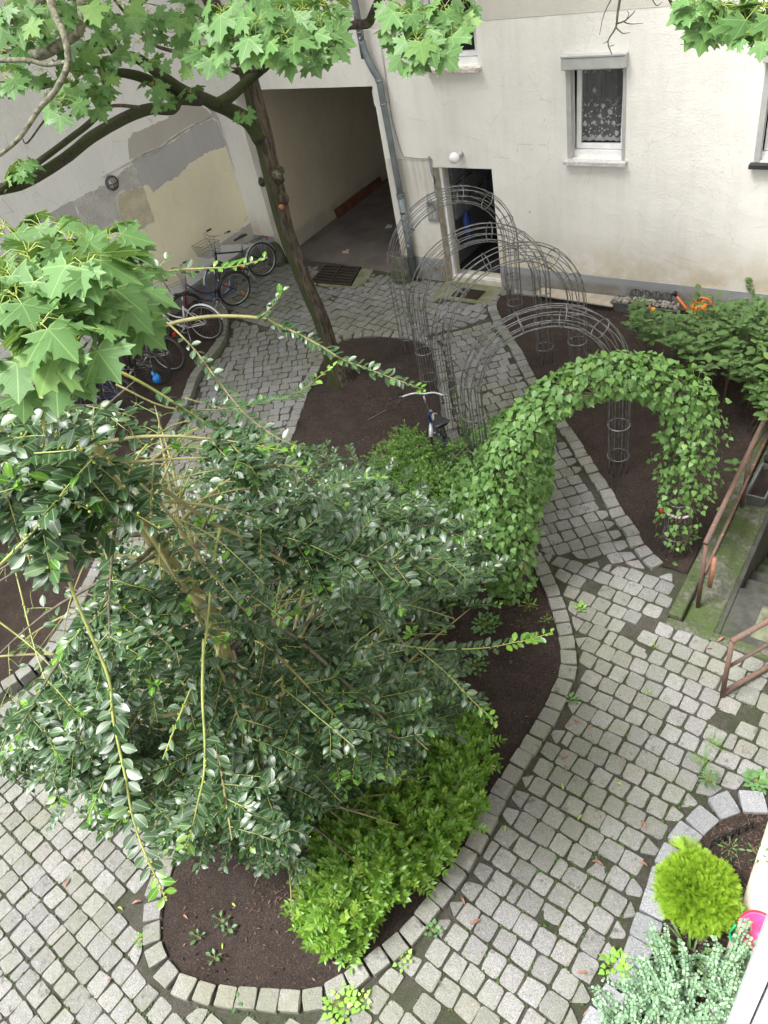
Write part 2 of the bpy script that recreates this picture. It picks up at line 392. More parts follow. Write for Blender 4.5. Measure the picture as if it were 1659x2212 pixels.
for zi, ang in ((0, -4.), (1, 45.), (2, -7.), (3, 35.)):
    a = R(ang); U = np.array([math.cos(a), math.sin(a)]); W = np.array([-math.sin(a), math.cos(a)]); n = 110
    for r in range(-n, n):
        v = r*.178; u = -19+random.random()*.17
        while u < 19:
            wd = .172*random.uniform(.92, 1.07) if random.random() > .05 else .172*random.uniform(.5, .62)
            c = U*(u+wd/2)+W*(v+.010*math.sin(u*.9+r*.1)); u += wd
            if not (-12.4 < c[0] < .6 and -2.6 < c[1] < 11.4) or zone(*c) != zi or bad(*c): continue
            x, y, z = pj((c[0], c[1], 0))
            if z < .5 or x < -120 or x > 1800 or y > 2330 or y < 400: continue
            g = random.uniform(.004, .008) if zi else random.uniform(.005, .010)
            q = []
            for su, sv in ((-1, -1), (1, -1), (1, 1), (-1, 1)):
                p = c+U*su*(wd/2-g)+W*sv*(.089-g)+np.array([random.uniform(-.008, .008), random.uniform(-.008, .008)])
                if bad(*p) or zone(*p) != zi:
                    lo, hi = 0., 1.
                    for _ in range(6):
                        md = (lo+hi)/2; pp = c+(p-c)*md
                        if bad(*pp) or zone(*pp) != zi: hi = md
                        else: lo = md
                    p = c+(p-c)*max(lo-.05, .1)
                q.append(p)
            q = np.array(q); ar = .5*abs(sum(q[i][0]*q[(i+1) % 4][1]-q[(i+1) % 4][0]*q[i][1] for i in range(4)))
            if ar < .006: continue
            if any(inpoly(c[0], c[1], pp) for pp in patch): continue
            if random.random() < .004: continue
            Q.append(q)
Q = np.array(Q); NS = len(Q); k = 16; th = np.arange(k)*2*np.pi/k+.19
su = np.sign(np.cos(th))*np.abs(np.cos(th))**.24; sv = np.sign(np.sin(th))*np.abs(np.sin(th))**.24
def bil(s):
    u = su[None, :]*s; v = sv[None, :]*s
    u = u+RNG.normal(0, .034, (NS, k)); v = v+RNG.normal(0, .034, (NS, k))
    a = (1-u)*(1-v)/4; b = (1+u)*(1-v)/4; c = (1+u)*(1+v)/4; d = (1-u)*(1+v)/4
    return a[..., None]*Q[:, None, 0]+b[..., None]*Q[:, None, 1]+c[..., None]*Q[:, None, 2]+d[..., None]*Q[:, None, 3]
cen = Q.mean(1); tilt = RNG.normal(0, .028, (NS, 2)); dz = RNG.normal(0, .0045, NS)
V = []
for s_, z_ in ((.78, .0015), (.96, .0005), (.99, -.003), (1.0, -.04)):
    p = bil(s_); d = p-cen[:, None]; zz = z_+dz[:, None]+(d*tilt[:, None]).sum(-1)+RNG.normal(0, .0012, (NS, k)); V.append(np.concatenate([p, zz[..., None]], -1))
V.append(np.concatenate([cen, (.005+dz)[:, None]], 1)[:, None]); V = np.concatenate(V, 1); nv = V.shape[1]
F = [[l*k+j, (l+1)*k+j, (l+1)*k+(j+1) % k, l*k+(j+1) % k] for l in range(3) for j in range(k)]
T3 = [[j, (j+1) % k, 4*k] for j in range(k)]
b = MB(); b.v = V.reshape(-1, 3).tolist(); b.f = [tuple(i+s*nv for i in f) for s in range(NS) for f in F+T3]
pv = b.build('paving', M_sett); tag(pv, kind='structure'); print('setts', NS)
# asphalt of the carriageway passage, drains, steps -------------------
def asphalt():
    k = NB('passage_asphalt'); c = k.mix(k.ramp(k.noise(1.3, 5), .35, .65), (.16, .135, .12), (.10, .085, .075)); c = k.mix(k.ramp(k.noise(7, 5, .8), .6, .75, 0, .6), c, (.05, .045, .04))
    c = k.mix(k.ramp(k.noise(60, 3), .68, .75, 0, .5), c, (.35, .32, .3)); k.bump(k.noise(80, 4), .004); return k.fin(c, .85)
b = MB(); pp = [(p[0], p[1], -.02) for p in passP[:-2]]+[(-8.3, 20, -.02), (-12.9, 20, -.02)]
b.prism(pp, (0, 0, .022)); tag(b.build('passage_floor', asphalt()), kind='structure')
# chips and litter ---------------------------------------------------
b = MB(); rr = 0
def chip(b, x, y, z, s):
    a = random.random()*6.28; u = np.array([math.cos(a), math.sin(a), random.uniform(-.3, .3)])*s; v = np.array([-math.sin(a), math.cos(a), random.uniform(-.4, .4)])*s*random.uniform(.12, .35)
    c = np.array([x, y, z]); b.add([c-u, c-v+[0, 0, s*.12], c+u, c+v+[0, 0, s*.12]], [(0, 1, 2, 3)])
for poly, n in ((polyM, 11000), (polyB, 4200), (polyC, 1500), (polyD, 2200)):
    P = np.array(poly); lo = P.min(0); hi = P.max(0); c = 0
    lo = np.maximum(lo, [-12.3, -1.5]); cl = [(random.uniform(lo[0], hi[0]), random.uniform(lo[1], hi[1])) for _ in range(40)]
    while c < n:
        if random.random() < .5: x, y = random.uniform(lo[0], hi[0]), random.uniform(lo[1], hi[1])
        else: q = random.choice(cl); x, y = random.gauss(q[0], .16), random.gauss(q[1], .16)
        c += 1
        if inpoly(x, y, poly): chip(b, x, y, (.07 if poly is polyC else .022)+random.random()*.012, random.uniform(.006, .024))
for _ in range(900):
    i = random.randrange(NS); p = Q[i][random.randrange(4)]; chip(b, p[0], p[1], random.uniform(-.004, .004), random.uniform(.005, .016))
tag(b.build('bark_mulch', M_chip), 'brown bark chips and plant litter strewn over the dark soil beds', 'mulch', kind='stuff')
b = MB()
for poly, n in ((polyM, 2600), (polyB, 900), (polyC, 500), (polyD, 300)):
    P = np.array(poly); lo = np.maximum(P.min(0), [-12.3, -1.5]); hi = P.max(0)
    for _ in range(n):
        x, y = random.uniform(lo[0], hi[0]), random.uniform(lo[1], hi[1])
        if inpoly(x, y, poly): s_ = random.uniform(.005, .012); b.blob((x, y, (.074 if poly is polyC else .026)), (s_, s_, s_*.8), 5, 3, .35)
tag(b.build('soil_clods', M_soil), 'crumbs and clods of dark earth lying loose on the beds', 'soil', kind='stuff')
# joint moss and grit
M_moss = simple('joint_moss', (.05, .10, .015), (.03, .055, .01), 20, .9)
b = MB()
for _ in range(6000):
    i = random.randrange(NS); q = Q[i]; j = random.randrange(4); t = random.random(); p = q[j]*(1-t)+q[(j+1) % 4]*t; p = p+(p-cen[i])*.10
    x, y = p
    d = math.sin(x*1.7+.4)*math.sin(y*1.3+1)+.6*math.sin(x*4.1)*math.sin(y*3.7)
    if d < -.1+random.random()*.5 and random.random() < .8: continue
    if zone(x, y) and random.random() < .6: continue
    b.blob((x, y, -.006), (random.uniform(.006, .02), random.uniform(.006, .02), random.uniform(.006, .014)), 5, 3, .3)
tag(b.build('moss', M_moss, smooth=True), 'green moss growing in the joints between the granite setts', 'moss', kind='stuff')
# ================================================================== buildings
def plaster(name, base, stain=(.50, .43, .32), grey=(.42, .40, .37), masks=(), low=1.1, bumpd=.006, dirt=.5, zt=99):
    k = NB(name); o = k.xyz(); c = k.mix(k.ramp(k.noise(.7, 4), .35, .7), base, tuple(x*.92 for x in base))
    st = k.noise(1, 6, .65, k.co(scale=(5, 5, .55))); streak = k.ramp(st, .42, .72)
    c = k.mix(k.math('MULTIPLY', streak, .30*dirt), c, grey)
    lowm = k.ramp(o[2], .25, low, 1, 0); c = k.mix(k.math('MULTIPLY', lowm, k.ramp(k.noise(2.2, 6, .7), .3, .62, .12, .95)), c, stain)
    for (x0, x1, z0, z1, amt) in masks:
        mx = k.math('MULTIPLY', k.ramp(o[0], x0-.12, x0+.1), k.ramp(o[0], x1-.1, x1+.12, 1, 0)); mz = k.math('MULTIPLY', k.ramp(o[2], z1-.02, z1, 1, 0), k.ramp(o[2], z0, z1))
        c = k.mix(k.math('MULTIPLY', k.math('MULTIPLY', mx, mz), k.ramp(st, .3, .65, .15*amt, amt)), c, (.40, .35, .28))
    c = k.mix(k.ramp(k.noise(9, 3, .5), .735, .76, 0, .8), c, (.3, .28, .25))       # chips and scuffs
    cr = k.vor(1.5, k.n('VectorMath', operation='ADD').outputs[0] if False else k.co(), 'DISTANCE_TO_EDGE'); 
    w_ = k.noise(3, 5, .7); c = k.mix(k.math('MULTIPLY', k.ramp(k.math('ADD', cr, k.math('MULTIPLY', w_, .06)), .028, .034, 1, 0), .35), c, grey)
    k.bump(k.math('ADD', k.math('MULTIPLY', k.noise(2.5, 5), 3.), k.noise(38, 5, .7)), bumpd); return k.fin(c, .88, 0, .25)
C_wall = (.765, .74, .69)
M_fac = plaster('white_plaster', C_wall, stain=(.52, .45, .31), low=1.35, masks=((-5.15, -4.25, .7, 2.2, 1.), (-7.35, -6.5, 2.3, 3.52, 1.), (-2.6, -1.6, .9, 2.2, .9), (-8.2, -7.8, .3, 4.1, .5)))
M_facup = plaster('old_beige_plaster', (.60, .57, .51), masks=(), low=.3)
M_left = plaster('left_plaster', (.84, .83, .82), low=.3, dirt=.35)
M_pass = plaster('passage_paint', (.60, .54, .41), stain=(.40, .37, .31), low=.45, dirt=.4)
M_plinth = plaster('plinth_grey', (.30, .31, .32), stain=(.20, .18, .15), low=.35, dirt=.6, bumpd=.01)
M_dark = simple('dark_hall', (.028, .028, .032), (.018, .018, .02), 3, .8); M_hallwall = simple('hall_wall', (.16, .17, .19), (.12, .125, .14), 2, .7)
def wall_y(y, x0, x1, z0, z1, holes, depth, m, name, parent, face=-1):
    """wall in the plane Y=y with rectangular holes (x0,x1,z0,z1) and reveals going back by depth"""
    b = MB(); xs = sorted({x0, x1, *[h[0] for h in holes], *[h[1] for h in holes]}); zs = sorted({z0, z1, *[h[2] for h in holes], *[h[3] for h in holes]})
    for i in range(len(xs)-1):
        for j in range(len(zs)-1):
            cx, cz = (xs[i]+xs[i+1])/2, (zs[j]+zs[j+1])/2
            if any(h[0] < cx < h[1] and h[2] < cz < h[3] for h in holes): continue
            b.add([(xs[i], y, zs[j]), (xs[i+1], y, zs[j]), (xs[i+1], y, zs[j+1]), (xs[i], y, zs[j+1])], [(0, 1, 2, 3)])
    Y = y+depth
    for h in holes:
        a, c, d, e = h
        b.add([(a, y, d), (a, y, e), (a, Y, e), (a, Y, d)], [(0, 1, 2, 3)]); b.add([(c, y, d), (c, Y, d), (c, Y, e), (c, y, e)], [(0, 1, 2, 3)])
        b.add([(a, y, e), (c, y, e), (c, Y, e), (a, Y, e)], [(0, 1, 2, 3)])
        if d > 0: b.add([(a, y, d), (a, Y, d), (c, Y, d), (c, y, d)], [(0, 1, 2, 3)])
    return b.build(name, m, parent)
FYY = 11.3
bld = thing('apartment_building', 'white plastered house front with passage, open doorway and curtained windows', 'building', (-6, FYY, 0))
holes = [(-11.78, -8.56, 0, 3.34), (-7.49, -6.47, .1, 2.07), (-5.15, -4.27, 2.27, 3.50), (-2.51, -1.63, 2.29, 3.50), (-7.42, -6.53, 3.58, 4.9)]
wall_y(FYY, -12.6, 8, 0, 4.15, [h for h in holes[:4]]+[(-7.42, -6.53, 3.58, 4.15)], .3, M_fac, 'wall', bld)
wall_y(FYY-.004, -12.6, 8, 4.153, 13, [(-7.42, -6.53, 4.153, 4.9)], .3, M_facup, 'upper_wall', bld)
b = MB()
for (xa, xb, zt) in ((-12.36, -11.79, .52), (-8.55, -7.62, .42), (-6.46, 8, .42)): b.box((xa, FYY-.022, -.1), (xb, FYY-.003, zt))
b.build('plinth', M_plinth, bld)
# bare mortar jamb beside the doorway
M_mortar = simple('bare_mortar', (.27, .24, .18), (.17, .15, .11), 9, .9, bump=.01, bs=40)
b = MB(); b.box((-7.60, FYY-.006, -.02), (-7.485, FYY+.004, 2.065)); b.build('door_jamb', M_mortar, bld)
M_white = simple('white_frame', (.78, .78, .77), (.70, .70, .69), 6, .35)
M_alu = simple('shutter_grey', (.42, .42, .40), (.36, .36, .35), 6, .4)
b = MB(); b.box((-7.484, FYY+.02, .1), (-7.435, FYY+.10, 2.07)); b.box((-7.43, FYY+.01, .06), (-6.475, FYY+.09, .13)); b.build('door_frame', M_white, bld)
# hall behind the doorway
b = MB(); x0, x1, y0, y1 = -7.62, -5.9, FYY+.3, FYY+4.2
b.add([(x0,y0,.09),(x1,y0,.09),(x1,y1,.09),(x0,y1,.09)], [(0,1,2,3)]); b.add([(x0,y0,2.5),(x0,y1,2.5),(x1,y1,2.5),(x1,y0,2.5)], [(0,1,2,3)])
b.add([(x1,y0,.09),(x1,y0,2.5),(x1,y1,2.5),(x1,y1,.09)], [(0,1,2,3)]); b.add([(x0,y1,.09),(x1,y1,.09),(x1,y1,2.5),(x0,y1,2.5)], [(0,1,2,3)]); b.add([(-7.5,FYY,.09),(-6.46,FYY,.09),(-6.46,y0,.09),(-7.5,y0,.09)], [(0,1,2,3)])
b.add([(x1,y0,.09),(-6.47,y0,.09),(-6.47,y0,2.5),(x1,y0,2.5)], [(3,2,1,0)]); b.add([(-7.49,y0,.09),(x0,y0,.09),(x0,y0,2.5),(-7.49,y0,2.5)], [(3,2,1,0)]); b.add([(-7.49,y0,2.07),(-6.47,y0,2.07),(-6.47,y0,2.5),(-7.49,y0,2.5)], [(3,2,1,0)])
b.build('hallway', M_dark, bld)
b = MB(); b.box((-7.618, y0+.0, .1), (-7.6, y0+2.2, 2.45)); b.build('hallway_wall', M_hallwall, bld)
b = MB(); b.box((-6.95, y0+1.6, .1), (-6.9, y0+1.7, 2.3)); b.box((-6.9, y0+1.6, .1), (-5.95, y0+1.64, 2.4)); b.build('inner_door', M_hallwall, bld)
M_box = simple('mailbox_grey', (.20, .21, .22), (.16, .17, .18), 4, .4)
mbx = thing('mailbox', 'grey mailboxes in a block on the hallway wall inside the doorway', 'mailbox', (-7.59, FYY+.9, 1.2))
for i in range(4):
    for j in range(3):
        b = MB(); b.box((-7.598, FYY+.35+i*.37, 1.02+j*.33), (-7.46, FYY+.71+i*.37, 1.34+j*.33), .008); d = b.build('compartment', M_box, mbx)
        b = MB(); b.box((-7.459, FYY+.42+i*.37, 1.27+j*.33), (-7.455, FYY+.64+i*.37, 1.295+j*.33)); b.build('slot', M_dark, d)
bb_ = MB().blob((-7.35, FYY+.5, .86), (.07, .10, .22), 12, 8, .15).blob((-7.34, FYY+.5, 1.07), (.03, .05, .06), 8, 6, .1)
tag(bb_.build('bag', simple('blue_cloth', (.02, .05, .22), None, 9, .7), None, True), 'dark blue bag hanging just inside the open doorway', 'bag')
# passage
b = MB(); A, B_ = (-11.78, FYY+.3), (-12.12, 18.4)
b.add([(*A, 0), (*B_, 0), (*B_, 3.36), (*A, 3.36)], [(3,2,1,0)]); b.add([(-11.78, FYY+.3, 0), (-11.78, FYY+.3, 3.36), (-12.2, FYY+.3, 3.36), (-12.2, FYY+.3, 0)], [(0,1,2,3)])
b.add([(-8.56, FYY+.3, 0), (-8.56, FYY+.3, 3.36), (-8.56, 22, 3.36), (-8.56, 22, 0)], [(0,1,2,3)])
b.build('passage_wall', M_pass, bld)
b = MB(); b.add([(-13, FYY+.3, 3.341), (-8, FYY+.3, 3.341), (-8, 22, 3.341), (-13, 22, 3.341)], [(0,3,2,1)]); b.box((-11.8, FYY+1.1, 3.22), (-8.57, FYY+1.3, 3.34)); b.build('passage_ceiling', simple('ceiling_paint', (.42, .40, .36), None, 2, .9), bld)
M_brown = simple('brown_render', (.13, .075, .05), (.08, .05, .035), 3, .9, bump=.01)
b = MB(); b.box((-12.2, 16.2, 0), (-11.75, 17.0, 3.34)); b.build('passage_pier', M_brown, bld); b = MB(); b.box((-12.6, 20, 0), (-8.4, 20.1, 3.34)); b.build('passage_end', M_brown, bld)
# windows ------------------------------------------------------------
def glassmat():
    k = NB('window_glass'); k.b.inputs['Base Color'].default_value = (.012, .014, .015, 1); k.b.inputs['Roughness'].default_value = .04; k.b.inputs['Specular IOR Level'].default_value = .7
    tr = k.n('BsdfTransparent'); ms = k.n('MixShader'); ms.inputs[0].default_value = .30; k.l(tr.outputs[0], ms.inputs[1]); k.l(k.b.outputs[0], ms.inputs[2]); k.l(ms.outputs[0], k.out.inputs[0]); return k.m
M_glass = glassmat()
def lace():
    k = NB('lace_curtain'); uv = k.xyz('UV'); u, v = uv[0], uv[1]
    cu = k.n('CombineXYZ'); k.l(k.math('MULTIPLY', u, 7.), cu.inputs[0]); k.l(k.math('MULTIPLY', v, 9.5), cu.inputs[1])
    fl = k.n('TexVoronoi'); fl.inputs['Scale'].default_value = 1.0; fl.inputs['Randomness'].default_value = .55; k.l(cu.outputs[0], fl.inputs[0])
    pet = k.noise(4, 3, .7, cu.outputs[0], 1.2); big = k.ramp(k.math('ADD', fl.outputs['Distance'], k.math('MULTIPLY', pet, .42)), .5, .58, 1, 0)
    f2 = k.n('TexVoronoi'); f2.inputs['Scale'].default_value = 2.6; k.l(cu.outputs[0], f2.inputs[0]); sm = k.ramp(k.math('ADD', f2.outputs['Distance'], k.math('MULTIPLY', pet, .35)), .42, .48, 1, 0)
    zone_ = k.ramp(v, .52, .42, 1, 0); zone_ = k.ramp(v, .42, .56, 1, 0)
    a = k.math('MULTIPLY', k.math('MAXIMUM', big, sm), zone_)
    sp = k.math('MULTIPLY', big, k.math('MULTIPLY', k.ramp(k.math('FRACT', k.math('MULTIPLY', v, 3.8)), .25, .35), k.ramp(k.math('FRACT', k.math('MULTIPLY', v, 3.8)), .75, .65, 0, 1)))
    a = k.math('MAXIMUM', a, k.math('MULTIPLY', sp, .7)); hem = k.math('ADD', v, k.math('MULTIPLY', k.math('ABSOLUTE', k.math('SINE', k.math('MULTIPLY', u, 22.))), .03))
    a = k.math('MAXIMUM', a, k.math('MULTIPLY', k.ramp(hem, .065, .08, 1, 0), .8)); a = k.math('ADD', k.math('MULTIPLY', a, .75), .28)
    k.fin((.8, .82, .82), .9); tr = k.n('BsdfTransparent'); ms = k.n('MixShader'); k.l(a, ms.inputs[0]); k.l(tr.outputs[0], ms.inputs[1]); k.l(k.b.outputs[0], ms.inputs[2]); k.l(ms.outputs[0], k.out.inputs[0]); return k.m
M_lace = lace(); M_sill = simple('sill_metal', (.62, .61, .60), (.45, .43, .41), 12, .4); M_sillw = simple('old_sill', (.68, .64, .60), (.35, .27, .22), 14, .8)
def window(x0, x1, z0, z1, box, sillm, ajar, parent, curtain=True):
    y = FYY
    wn = MB()      # fixed frame
    f = .055
    wn.box((x0, y+.09, z0), (x0+f, y+.16, z1)); wn.box((x1-f, y+.09, z0), (x1, y+.16, z1)); wn.box((x0+f, y+.09, z0), (x1-f, y+.16, z0+.09)); wn.box((x0+f, y+.09, z1-f), (x1-f, y+.16, z1))
    W = wn.build('window', M_white, parent)
    if box:
        MB().box((x0, y-.012, z0), (x0+.07, y+.088, z1)).build('shutter_rail', M_alu, W); MB().box((x1-.045, y-.012, z0), (x1, y+.088, z1)).build('shutter_rail', M_alu, W)
        g = MB(); g.box((x0-.03, y-.10, z1-.01), (x1+.02, y+.0, z1+.15), .012); g.box((x0-.03, y-.11, z1+.15), (x1+.02, y+.0, z1+.168)); g.build('shutter_box', M_alu, W)
    g = MB(); g.box((x0-.04, y-.09, z0-.045), (x1+.04, y+.09, z0-.012), .004); g.box((x0-.04, y-.09, z0-.07), (x1+.04, y-.082, z0-.045)); g.build('sill', sillm, W)
    # sash, tilted a little into the room when ajar
    s = MB(); a, c = x0+.08, x1-.05; zz0, zz1 = z0+.10, z1-.02; h = zz1-zz0; n = .07
    def P(x, z, d): return (x, y+.135+d+ajar*(z-zz0)/h, z)
    def bar(xa, xb, za, zb):
        s.add([P(xa,za,0),P(xb,za,0),P(xb,zb,0),P(xa,zb,0),P(xa,za,.05),P(xb,za,.05),P(xb,zb,.05),P(xa,zb,.05)], [(0,1,2,3),(7,6,5,4),(0,4,5,1),(1,5,6,2),(2,6,7,3),(3,7,4,0)])
    bar(a, a+n, zz0, zz1); bar(c-n, c, zz0, zz1); bar(a+n, c-n, zz0, zz0+n); bar(a+n, c-n, zz1-n, zz1)
    S = s.build('sash', M_white, W)
    g = MB(); g.add([P(a+n,zz0+n,.02),P(c-n,zz0+n,.02),P(c-n,zz1-n,.02),P(a+n,zz1-n,.02)], [(0,1,2,3)]); g.build('pane', M_glass, S)
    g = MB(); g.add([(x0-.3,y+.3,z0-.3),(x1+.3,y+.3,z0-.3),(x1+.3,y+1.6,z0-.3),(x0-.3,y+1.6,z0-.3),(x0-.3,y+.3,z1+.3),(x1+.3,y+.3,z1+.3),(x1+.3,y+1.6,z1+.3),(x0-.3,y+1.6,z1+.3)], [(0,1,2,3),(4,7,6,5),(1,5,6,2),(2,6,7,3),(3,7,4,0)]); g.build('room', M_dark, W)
    if curtain:
        n_ = 60; V = []; F = []; UV = []
        for i in range(n_+1):
            t = i/n_; x = x0+.05+t*(x1-x0-.1); yy = y+.26+.018*math.sin(t*46)+.01*math.sin(t*21+1)
            V += [(x, yy, z0+.17), (x, yy, z1)]
            if i: F.append((2*i-2, 2*i, 2*i+1, 2*i-1))
        g = MB(); g.add(V, F); o = g.build('curtain', M_lace, W); ul = o.data.uv_layers.new(name='UVMap')
        for lp in o.data.loops: vi = lp.vertex_index; ul.data[lp.index].uv = ((vi//2)/n_, vi % 2)
    return W
window(-5.15, -4.27, 2.27, 3.50, True, M_sill, .07, bld); window(-2.51, -1.63, 2.29, 3.50, True, M_dark, 0., bld); window(-7.42, -6.53, 3.58, 4.9, False, M_sillw, 0., bld, False)
# left wing ----------------------------------------------------------
XL = -12.38
lw = thing('neighbouring_wing', 'white plastered side wing wall with grey and cream repair patches behind the bicycles', 'building', (XL, 5, 0))
b = MB(); b.add([(XL, -8, -.1), (XL, FYY+.1, -.1), (XL, FYY+.1, 12), (XL, -8, 12)], [(0,3,2,1)]); b.add([(XL, -8, -.1), (XL, -8, 12), (XL-8, -8, 12), (XL-8, -8, -.1)], [(0,3,2,1)]); b.build('wall', M_left, lw)
def patch_on_left(name, pts, m, t, jag=.02, sub=.05):
    P = [LX(x, y, XL) for x, y in pts]; out = []
    for i in range(len(P)):
        a, c = P[i], P[(i+1) % len(P)]; n = max(1, int(np.linalg.norm(c-a)/sub))
        for k_ in range(n):
            p = a+(c-a)*k_/n; out.append((XL, p[1]+random.uniform(-jag, jag), p[2]+random.uniform(-jag, jag)))
    ar = sum(out[i][1]*out[(i+1) % len(out)][2]-out[(i+1) % len(out)][1]*out[i][2] for i in range(len(out)))
    if ar < 0: out = out[::-1]
    b = MB(); b.prism(out, (t, 0, 0)); return b.build(name, m, lw)
H_ = lambda L: [(x/2, y/2) for x, y in L]
M_g1 = plaster('patch_warm_grey', (.50, .47, .43), low=.3, dirt=.4); M_g2 = plaster('patch_grey', (.50, .49, .49), low=.3, dirt=1.2); M_cream = plaster('patch_cream', (.86, .80, .60), stain=(.72, .66, .52), low=.5, dirt=.1)
def rough_mat(name, c0):
    k = NB(name); c = k.mix(k.ramp(k.noise(3, 4), .4, .6), c0, tuple(x*.85 for x in c0)); v = k.vor(38, feat='SMOOTH_F1'); k.bump(k.math('ADD', v, k.noise(60, 4)), .03); return k.fin(c, .9)
M_rw = rough_mat('rough_render', (.72, .70, .67)); M_rc = rough_mat('rough_cream_render', (.78, .71, .53))
patch_on_left('warm_grey_patch', H_([(556,690),(552,605),(575,575),(660,540),(740,500),(790,455),(850,445),(900,480),(935,520),(915,505),(840,540),(740,610),(650,660)]), M_g1, .0035, .012)
patch_on_left('grey_patch', H_([(575,697),(650,664),(740,614),(840,546),(915,512),(945,530),(975,630),(900,655),(820,705),(770,760),(700,800),(665,832),(640,800),(620,803),(592,745)]), M_g2, .005, .02)
patch_on_left('cream_paint', H_([(620,806),(640,803),(665,835),(702,803),(772,763),(822,708),(902,658),(976,634),(1040,840),(1088,950),(950,1045),(870,1110),(840,1200),(760,1230),(690,1260),(640,1180),(600,1000),(668,955)]), M_cream, .003, .008)
patch_on_left('rough_cream_patch', H_([(505,850),(520,832),(617,808),(665,952),(600,995),(545,985),(520,930)]), M_rc, .009, .02)
patch_on_left('rough_white_patch', H_([(318,868),(460,792),(580,702),(590,750),(616,803),(518,828),(500,850),(515,930),(540,985),(480,1000),(345,1000),(338,925)]), M_rw, .009, .02)
patch_on_left('lower_grey_patch', H_([(190,935),(300,870),(315,870),(335,925),(330,1000),(180,1000),(150,965)]), M_g2, .004, .006)
patch_on_left('corner_mortar', H_([(905,430),(948,520),(1010,560),(1090,940),(1140,1010),(1145,1040),(1075,1050),(940,1060),(1090,955),(1050,845),(985,625),(940,525),(900,470)]), M_g1, .006, .02)
b = MB(); b.box((XL-.001, -8, -.1), (XL+.02, FYY-.01, .36)); b.build('plinth', M_plinth, lw)
# own house at the right hand side ----------------------------------
ow = thing('own_house', 'pale wall of the house the courtyard is seen from, at the right edge', 'building', (.3, 0, 0))
b = MB(); b.add([(.305, -6, -2), (.305, 11.3, -2), (.305, 11.3, 12), (.305, -6, 12)], [(0,1,2,3)]); b.build('wall', M_fac, ow)
b = MB(); b.box((-.035, -6, -.1), (.304, 5.1, .05), .01); b.build('ledge', simple('beige_plinth', (.55, .50, .42), (.35, .31, .26), 5, .9, bump=.01), ow)
ws = thing('window_sash', 'white plastic window sash standing open at the lower right corner', 'window', (.05, .42, 5.2))
M_pvc = simple('white_pvc', (.80, .82, .85), (.76, .78, .82), 4, .25)
b = MB(); b.box((.0225, .40, 4.6), (.044, .46, 7.6), .003); b.build('frame_edge', M_pvc, ws)
b = MB(); b.box((.047, .385, 4.6), (.075, .46, 7.6), .006); b.build('frame_bead', M_pvc, ws)
b = MB(); b.box((.078, .395, 4.6), (.30, .46, 7.6), .004); b.build('frame_face', simple('pvc_grey', (.66, .67, .69), (.55, .56, .58), 25, .3), ws)
# ================================================================== iron arches
def galv():
    k = NB('galvanised_rod'); c = k.mix(k.ramp(k.noise(14, 4), .4, .65), (.25, .255, .26), (.14, .135, .13)); c = k.mix(k.ramp(k.noise(30, 3), .68, .8, 0, .6), c, (.12, .07, .045))
    return k.fin(c, .42, .65)
M_galv = galv()
def V3(x, y, z=0.): return np.array([x, y, z], float)
def arch(A, B, h, label, skip=(), lean=0.0):
    A = V3(*A); B = V3(*B); Rr = np.linalg.norm(B-A)/2; u = (B-A)/(2*Rr); w_ = np.cross(u, [0, 0, 1]); C_ = (A+B)/2; r = .122
    T = thing('garden_arch', label, 'arch', C_, 'iron arches over the path')
    def fr(s):      # s: 0..1 along; returns centre, normal-ish axis e1 (in plane) at arc
        L1 = h; L2 = math.pi*Rr; Lt = 2*L1+L2; d = s*Lt
        if d < L1: return A+[0, 0, d], -u, V3(0, 0, 1)
        if d > L1+L2: return B+[0, 0, Lt-d], u, V3(0, 0, -1)
        t = (d-L1)/Rr; e = -u*math.cos(t)+V3(0, 0, 1)*math.sin(t); return C_+V3(0, 0, h)+e*Rr, e, nrm(u*math.sin(t)+V3(0, 0, 1)*math.cos(t))
    sw = random.uniform(-.2, .2)
    for k in range(9):
        a = 2*math.pi*k/9+sw; P = []
        for i in range(49):
            c, e, t = fr(i/48); P.append(c+(e*math.cos(a)+w_*math.sin(a))*r*(1+.02*math.sin(i*.7+k)))
        MB().tube(P, .0062, 5).build('rod', M_galv, T, True)
    n = 12
    for i in range(n):
        s = (i+.55)/(n+.1); c, e, t = fr(s); MB().ring(c, r+.006, .0085 if i in (1, 2, 9, 10) else .0065, t, 22, 5).build('ring', M_galv, T, True)
    return T, fr
arches = []
for (A, B, h, lb) in (((-6.96, 8.95), (-5.75, 10.42), 1.33, 'bare grey iron rod arch nearest the open doorway'),
    ((-5.98, 8.03), (-4.69, 9.31), 1.33, 'bare grey iron rod arch, second from the open doorway'),
    ((-5.17, 7.32), (-3.96, 8.86), 1.31, 'bare grey iron rod arch, third from the open doorway'),
    (tuple(G(1044, 1060)[:2]), (-2.74, 7.26), 1.47, 'bare grey iron rod arch directly beside the vine covered arch'),
    ((-2.97, 4.97), (-1.68, 6.19), 1.62, 'iron rod arch almost wholly covered by the green climbing vine')):
    arches.append(arch(A, B, h, lb))
M_red = simple('red_plastic', (.55, .03, .03), None, 5, .4); M_tape = simple('white_tape', (.75, .73, .72), (.65, .5, .5), 20, .5)
T = thing('barrier_tape', 'red and white tape tied round the right leg of the vine covered arch', 'tape', (-1.68, 6.19, .62))
MB().ring((-1.68, 6.19, .63), .137, .014, (.1, .1, 1), 16, 5).build('tape', M_tape, T); b = MB()
b.box((-1.84, 6.09, .615), (-1.80, 6.12, .66), .004); b.build('knot', M_red, T)
T = thing('barrier_tape', 'small scrap of red and white tape on the left leg of the vine covered arch', 'tape', (-2.86, 4.9, .5)); MB().box((-2.86, 4.85, .44), (-2.82, 4.88, .62), .006).build('tape', M_tape, T); MB().box((-2.87, 4.84, .52), (-2.81, 4.875, .57), .004).build('knot', M_red, T)
